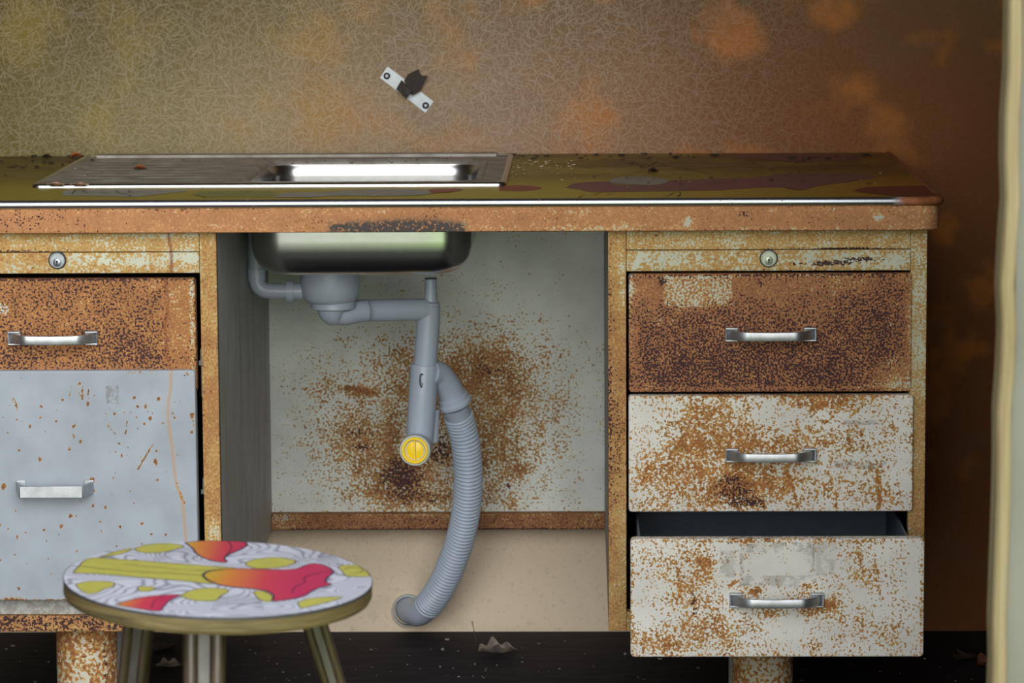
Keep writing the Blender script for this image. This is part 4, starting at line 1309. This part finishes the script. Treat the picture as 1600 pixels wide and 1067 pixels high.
yels = [[(350, 88), (420, 68), (520, 62), (600, 74), (560, 90), (500, 105), (420, 110), (370, 102)], [(905, 158), (960, 140), (1060, 132), (1140, 143), (1155, 158), (1090, 180), (980, 188), (920, 176)],
        [(1368, 182), (1400, 170), (1500, 168), (1540, 190), (1545, 222), (1480, 229), (1410, 224), (1392, 202)], [(55, 265), (130, 251), (240, 255), (248, 274), (200, 290), (170, 306), (120, 314), (80, 292)],
        [(578, 322), (640, 295), (720, 284), (808, 290), (818, 306), (780, 325), (760, 346), (670, 349), (610, 336)], [(945, 305), (980, 298), (1030, 315), (1044, 340), (1030, 354), (985, 346), (960, 325)],
        [(1168, 355), (1240, 335), (1390, 329), (1330, 352), (1250, 372), (1185, 384)], [(365, 285), (390, 276), (455, 283), (430, 300), (380, 300)], [(180, 133), (250, 104), (340, 87), (300, 110), (240, 122)]]
g_main = lx(main); g_top = lx(topf); g_bot = lx(botf)
M['g_main'] = grad('print_flower_main', g_main[0], g_main[0] + (g_main[-1] - g_main[0]) * .75)
M['g_top'] = grad('print_flower_back', g_top[0], g_top[-1])
M['g_bot'] = grad('print_flower_front', g_bot[0] - .01, g_bot[-1] - .01)
b = MB()
n = 96
# plywood disc then laminate skin
TH = .0170
circ = lambda r_, z: [(r_ * math.cos(2 * math.pi * k / n), r_ * math.sin(2 * math.pi * k / n), z) for k in range(n)]
def bands(rs_, mi, cap_top, cap_bot):
    b.cur = mi
    v = []; f = []
    for r_, z in rs_: v += circ(r_, z)
    for i in range(len(rs_) - 1):
        for k in range(n): f.append((i * n + k, i * n + (k + 1) % n, (i + 1) * n + (k + 1) % n, (i + 1) * n + k))
    if cap_top: f.append([(len(rs_) - 1) * n + k for k in range(n)])
    if cap_bot: f.append(list(range(n))[::-1])
    b.add(v, f)
bands([(SR - .006, -TH), (SR - .002, -TH + .001), (SR - .0006, -TH + .004), (SR - .0006, -.0022)], 1, False, True)
bands([(SR - .0002, -.0022), (SR - .0002, -.0002)], 2, False, False)
bands([(SR - .0002, -.0002), (SR - .0010, 0)], 2, False, False)
bands([(SR - .0010, 0)], 0, True, False) if False else None
b.cur = 0
b.add(circ(SR - .0010, 0), [list(range(n))])
def tf(pts, mi, h, closed=True, per=5):
    P = [on_top(u, v_) for u, v_ in q6(pts)]
    P = smooth_path(P + [P[0]], per)[:-1]
    for p in P:
        L2 = math.hypot(p.x, p.y)
        if L2 > SR - .0014: p.x *= (SR - .0014) / L2; p.y *= (SR - .0014) / L2
    b.cur = mi
    b.add([(p.x, p.y, h) for p in P], [list(range(len(P)))])
    return P
def outl(P, w_, h, closed=True):
    b.cur = 7
    Q = P + [P[0]] if closed else P
    v = []; f = []
    for i, p in enumerate(Q):
        a = Q[i - 1] if i else (Q[-2] if closed else Q[0]); c = Q[i + 1] if i < len(Q) - 1 else (Q[1] if closed else Q[-1])
        d = Vector((c.x - a.x, c.y - a.y, 0))
        if d.length < 1e-9: d = Vector((1, 0, 0))
        d.normalize(); nn = Vector((-d.y, d.x, 0)) * w_ / 2
        for s in (1, -1):
            q = p + nn * s; L2 = math.hypot(q.x, q.y)
            if L2 > SR - .0011: q = q * ((SR - .0011) / L2)
            v.append((q.x, q.y, h))
    for i in range(len(Q) - 1): f.append((2 * i, 2 * i + 1, 2 * i + 3, 2 * i + 2))
    b.add(v, f)
def line(pts, w_, h=.0006, per=5):
    P = smooth_path([on_top(u, v_) for u, v_ in q6(pts)], per)
    outl(P, w_, h, False)
h = .0002
for yl in yels:
    outl(tf(yl, 3, h), .0009, h + .0001)
outl(tf(stem, 3, .0003), .0011, .0004)
outl(tf(topf, 5, .0003), .0018, .0004)
outl(tf(botf, 6, .0003), .0014, .0004)
outl(tf(main, 4, .0005), .0018, .0006)
line([(1140, 312), (1155, 282), (1205, 258), (1200, 238), (1255, 215), (1340, 203)], .0012, .0007)
line([(760, 262), (715, 240), (700, 222), (730, 205), (800, 196)], .0010, .0007)
line([(820, 52), (838, 80), (825, 105), (805, 130)], .0010)
line([(70, 176), (300, 200), (520, 212), (690, 222)], .0009)
line([(300, 168), (480, 184), (620, 196), (740, 198)], .0007)
line([(500, 330), (450, 352), (440, 385)], .0008)
line([(1400, 195), (1440, 182), (1490, 190), (1480, 208), (1430, 210)], .0007)
for k in range(26):   # concentric wave lines around the print
    cx, cy = [(1250, 155), (870, 370), (560, 130), (1380, 130)][k % 4]
    r_ = 25 + 13 * (k // 4)
    line([(cx - r_ * 1.25, cy + r_ * .25), (cx - r_ * .95, cy - r_ * .3), (cx, cy - r_ * .55), (cx + r_ * .95, cy - r_ * .3), (cx + r_ * 1.25, cy + r_ * .25)], .0004, .00012)
for i, vv in enumerate(b.v):
    b.v[i] = tuple(RM @ Vector(vv) + Vector((0, 0, 0)))
me = bpy.data.meshes.new('seat')
k0 = bpy.data.objects.new('seat', me)
me.from_pydata(b.v, [], b.f)
for mm in (M['st_bg'], M['plyedge'], M['st_edge'], M['st_yel'], M['g_main'], M['g_top'], M['g_bot'], M['st_line']): me.materials.append(mm)
me.polygons.foreach_set('material_index', b.mi)
me.update()
# every flat print faces up
nn = RM @ Vector((0, 0, 1))
bm = bmesh.new(); bm.from_mesh(me)
for fc in bm.faces:
    fc.normal_update()
    if fc.material_index != 1 and fc.material_index != 2 and fc.normal.dot(nn) < 0: fc.normal_flip()
bm.to_mesh(me); bm.free()
COL.objects.link(k0)
k0.parent = stool
k0.location = (0, 0, SC.z)
# legs: two rounded rails with a flat web between, tapering to the foot
def leg(top, bot, facing, w0, w1):
    T = (bot - top).normalized()
    Fv = Vector(facing); Fv = (Fv - T * Fv.dot(T)).normalized(); S = T.cross(Fv)
    b = MB()
    nseg = 14
    sec = []
    def rail(s, w_):
        r_ = w_ * .19; c = s * w_ * .31
        return [(c + r_ * math.cos(a), r_ * 1.25 * math.sin(a)) for a in np.linspace(0, 2 * math.pi, 17)[:-1]]
    for s in (-1, 1):
        v = []; f = []
        for i in range(nseg + 1):
            t = i / nseg; p = top.lerp(bot, t); w_ = w0 + (w1 - w0) * t
            v += [p + S * x + Fv * y for x, y in rail(s, w_)]
        for i in range(nseg):
            for k in range(16): f.append((i * 16 + k, i * 16 + (k + 1) % 16, (i + 1) * 16 + (k + 1) % 16, (i + 1) * 16 + k))
        f += [list(range(16)), [nseg * 16 + k for k in range(16)]]
        b.cur = 0; b.add(v, f)
    b.cur = 1
    v = []
    for t, w_ in ((0, w0), (1, w1)):
        p = top.lerp(bot, t)
        for x, y in ((-.31, -.04), (.31, -.04), (.31, .08), (-.31, .08)): v.append(p + S * x * w_ + Fv * y * w_)
    b.add(v, [(0, 1, 2, 3), (4, 7, 6, 5), (0, 4, 5, 1), (1, 5, 6, 2), (2, 6, 7, 3), (3, 7, 4, 0)])
    return b.build('leg', [M['leg'], M['legmid']], stool, angle=60)
def under(u, y_): # a point just under the seat near photo column u
    p = WY(u, 990, y_); return Vector((p.x, y_, SC.z - TH - .008 - (p.x - SC.x) * math.tan(ty) ))
tf_ = under(320, SC.y - .070); bf = Vector((tf_.x - .002, tf_.y - .075, 0))
leg(tf_, bf, (0, -1, 0), .0385, .030)
tl_ = under(224, SC.y + .045); bl_ = Vector((tl_.x - .060, tl_.y + .06, 0))
leg(tl_, bl_, (-.3, -1, 0), .031, .024)
tr_ = under(480, SC.y + .045); br_ = Vector((tr_.x + .112, tr_.y + .06, 0))
leg(tr_, br_, (.35, -1, 0), .0245, .019)

# ------------------------------------------------------------ wall bracket
br = empty('bracket', WY(634, 140, D), 'slanted metal strap bracket with black clip screwed to the wall', 'bracket')
def zq(x, y, dy=0): return WY(560 + x / 8.89, 80 + y / 8.89, D - dy)
b = MB()
b.prism([zq(405, 210, .002), zq(300, 370, .002), zq(930, 855, .002), zq(1045, 700, .002)], (0, .002, 0))
o = b.build('strap', M['aluminium_plate'], br, smooth=False)
for x, y in ((395, 345), (935, 755)):
    b = MB(); c = zq(x, y, .002)
    b.lathe(c, (0, -1, 0), [(-.001, .0048), (.0006, .0048), (.0016, .0036)])
    b.cur = 1
    b.lathe(c, (0, -1, 0), [(.0016, .0026), (.003, .0022), (.0036, .001)], 20)
    b.build('screw', [M['black'], M['aluminium_plate']], br)
b = MB()
b.prism([zq(600, 400, .004), zq(530, 520, .004), zq(670, 655, .004), zq(745, 560, .004)], (0, -.012, 0))
b.prism([zq(640, 400, .004), zq(690, 320, .004), zq(835, 245, .004), zq(850, 310, .004), zq(890, 345, .004), zq(960, 335, .004), (zq(905, 450, .004)), zq(850, 560, .004), zq(760, 610, .004), zq(690, 560, .004)], (0, -.007, 0))
b.cur = 1
b.prism([zq(650, 540, .016), zq(680, 500, .016), zq(740, 540, .016), zq(700, 620, .016), zq(650, 600, .016)], (0, -.004, 0))
b.lathe(zq(585, 535, .0155), (0, -1, 0), [(0, .003), (.002, .0026)], 16)
b.build('clip', [M['darkbrown'], M['black']], br, smooth=False)

# ------------------------------------------------------------ leaves and crumbs
def leafm(name, a, c_):
    b = NB(name)
    n = b.noise(120, 4, .6)
    return b.fin(b.ramp(n, [(.35, lin(a)), (.65, lin(c_))]), .7)
LM = [leafm('leaf_orange', (150, 74, 36), (186, 106, 62)), leafm('leaf_pale', (170, 128, 104), (206, 166, 140)), leafm('leaf_brown', (84, 50, 34), (124, 78, 54)), leafm('leaf_grey', (92, 82, 74), (140, 128, 116)), leafm('leaf_dark', (46, 36, 30), (72, 56, 44))]
def leaf(pos, ln, wd, rot, curl, mat, label, lobes=0, seed=0, lift=0.0):
    rs_ = np.random.RandomState(seed)
    nu, nv = 16, 8; v = []; f = []
    for i in range(nu + 1):
        t = i / nu
        hw = wd / 2 * math.sin(math.pi * t ** .8) ** .8 * (1 + (.35 * math.sin(t * 17 + seed) if lobes else 0)) + 1e-5
        for j in range(nv + 1):
            s = -1 + 2 * j / nv
            x = (t - .5) * ln; y = s * hw
            z = curl * (abs(s) ** 1.5 * hw * 1.6 + .35 * ln * (t - .5) ** 2 * 2) + .0006 * math.sin(9 * t + s * 3) + lift
            v.append((x, y, z))
    k0_ = len(v)
    v += [(x, y, z + .0004) for x, y, z in v]
    for i in range(nu):
        for j in range(nv):
            k = i * (nv + 1) + j; q = (k, k + 1, k + nv + 2, k + nv + 1)
            f.append(q); f.append(tuple(a + k0_ for a in q[::-1]))
    zmin = min(p[2] for p in v)
    R_ = Matrix.Rotation(rot, 3, 'Z')
    v = [tuple(R_ @ Vector((p[0], p[1], p[2] - zmin))) for p in v]
    o = mesh('leaf', v, f, mat)
    o.location = pos
    tag(o, label, 'leaf', 'dead leaves on the floor' if pos[2] < .1 else 'dry leaves on the worktop')
    return o
def on_desk(u, v_, z=None): return WZ(u, v_, z or (TOPZ + .0005))
leaf(on_desk(219, 264, RZ - .0015), .0185, .030, .1, .14, LM[0], 'small orange-brown dry leaf on the sink drainer', seed=1)
leaf(on_desk(87, 289.5, RZ + .0002), .022, .018, .05, .14, LM[1], 'pale pinkish leaf at the front left of the drainer, the left of two', seed=2)
leaf(on_desk(124, 289.5, RZ + .0002), .024, .016, -.05, .12, LM[1], 'pale pinkish leaf at the drainer front edge, the right of two', seed=3)
leaf(on_desk(121, 246.5), .020, .024, .3, .30, LM[0], 'reddish curled leaf at the back of the worktop against the wall', seed=4)
leaf(on_desk(1021, 268), .014, .030, 0, .14, LM[4], 'dark shrivelled leaf on the worktop right of the sink', seed=5)
leaf(on_desk(73, 246.5), .014, .02, 0, .25, LM[4], 'dark curled leaf at the back left of the worktop', seed=6)
leaf(WZ(778, 1021, 0), .056, .04, .15, .42, LM[3], 'curled grey-brown dead leaf on the dark floor below the kneehole', 1, 7)
leaf(WZ(258, 1014, 0), .050, .035, 1.1, .25, LM[4], 'dark pointed dead leaf on the floor behind the stool, nearest the left desk foot', 0, 8)
leaf(WZ(266, 1042, 0), .040, .03, .2, .3, LM[3], 'crumpled pale dead leaf on the floor behind the stool', 1, 9)
leaf(WZ(1540, 1041, 0), .022, .05, .1, .3, LM[2], 'brown leaf scrap on the floor beside the door post', 0, 10)
leaf(WZ(1512, 1030, 0), .04, .04, .5, .2, LM[4], 'dark dead leaf on the floor right of the desk', 1, 12)

def crumbs(name, label, cat, spec, mat, seed):
    rs_ = np.random.RandomState(seed); b = MB()
    for z, u0, u1, v0, v1, cnt, s0, s1 in spec:
        for _ in range(cnt):
            p = WZ(rs_.uniform(u0, u1), rs_.uniform(v0, v1), z)
            s = rs_.uniform(s0, s1); a = rs_.uniform(0, 3.14); e = rs_.uniform(.6, 2.4)
            pts = []
            for k in range(5):
                t = a + 2 * math.pi * k / 5; r_ = s * rs_.uniform(.6, 1.2)
                pts.append((p.x + r_ * math.cos(t) * e, p.y + r_ * math.sin(t) * 1.6, z + .0001))
            b.prism(pts, (0, 0, s * rs_.uniform(.3, .8)))
    o = b.build(name, mat, smooth=False)
    tag(o, label, cat, kind='stuff')
crumbs('crumbs', 'pale crumbs and grit scattered on the worktop right of the sink', 'debris',
       [(TOPZ + .0004, 790, 900, 250, 264, 60, .0006, .0016), (TOPZ + .0004, 786, 830, 262, 280, 10, .0006, .0016), (TOPZ + .0004, 870, 900, 262, 284, 8, .0006, .0015), (RZ, 110, 160, 258, 275, 4, .0008, .0014), (TOPZ + .0004, 900, 1380, 250, 300, 10, .0004, .0009)], leafm('grit', (150, 120, 80), (206, 190, 160)), 4)
crumbs('leaf_crumbs', 'dark leaf crumbs along the back of the worktop', 'debris',
       [(TOPZ + .0012, 0, 140, 244, 262, 26, .001, .0035), (TOPZ + .0012, 795, 1390, 241, 249, 46, .001, .004), (TOPZ + .0012, 900, 1420, 248, 290, 36, .0006, .002), (RZ + .0002, 130, 760, 247, 256, 14, .0008, .002)], leafm('dark_grit', (34, 24, 18), (64, 44, 30)), 5)
crumbs('floor_grit', 'pale chips and dry bits strewn over the dark floor', 'debris',
       [(0.0, 360, 980, 1000, 1066, 60, .0004, .0011), (0.0, 500, 980, 998, 1060, 6, .0012, .003), (0.0, 980, 1560, 1000, 1066, 30, .0004, .0015), (0.0, 0, 80, 1000, 1066, 6, .0006, .002)], leafm('floor_chips', (110, 102, 96), (176, 172, 164)), 6)
# thin twigs on the floor
for i, (pts, lab) in enumerate([([(683, 992), (690, 1003), (700, 1010)], None)]):
    pass
b = MB().tube([WZ(744, 1003, 0) + Vector((0, 0, .001)), WZ(744, 1003, 0) + Vector((-.003, .01, .012)), WZ(744, 1003, 0) + Vector((-.006, .014, .028))], .0006, 6)
tag(b.build('twig', LM[4]), 'thin dark twig standing on the floor near the hose', 'twig')
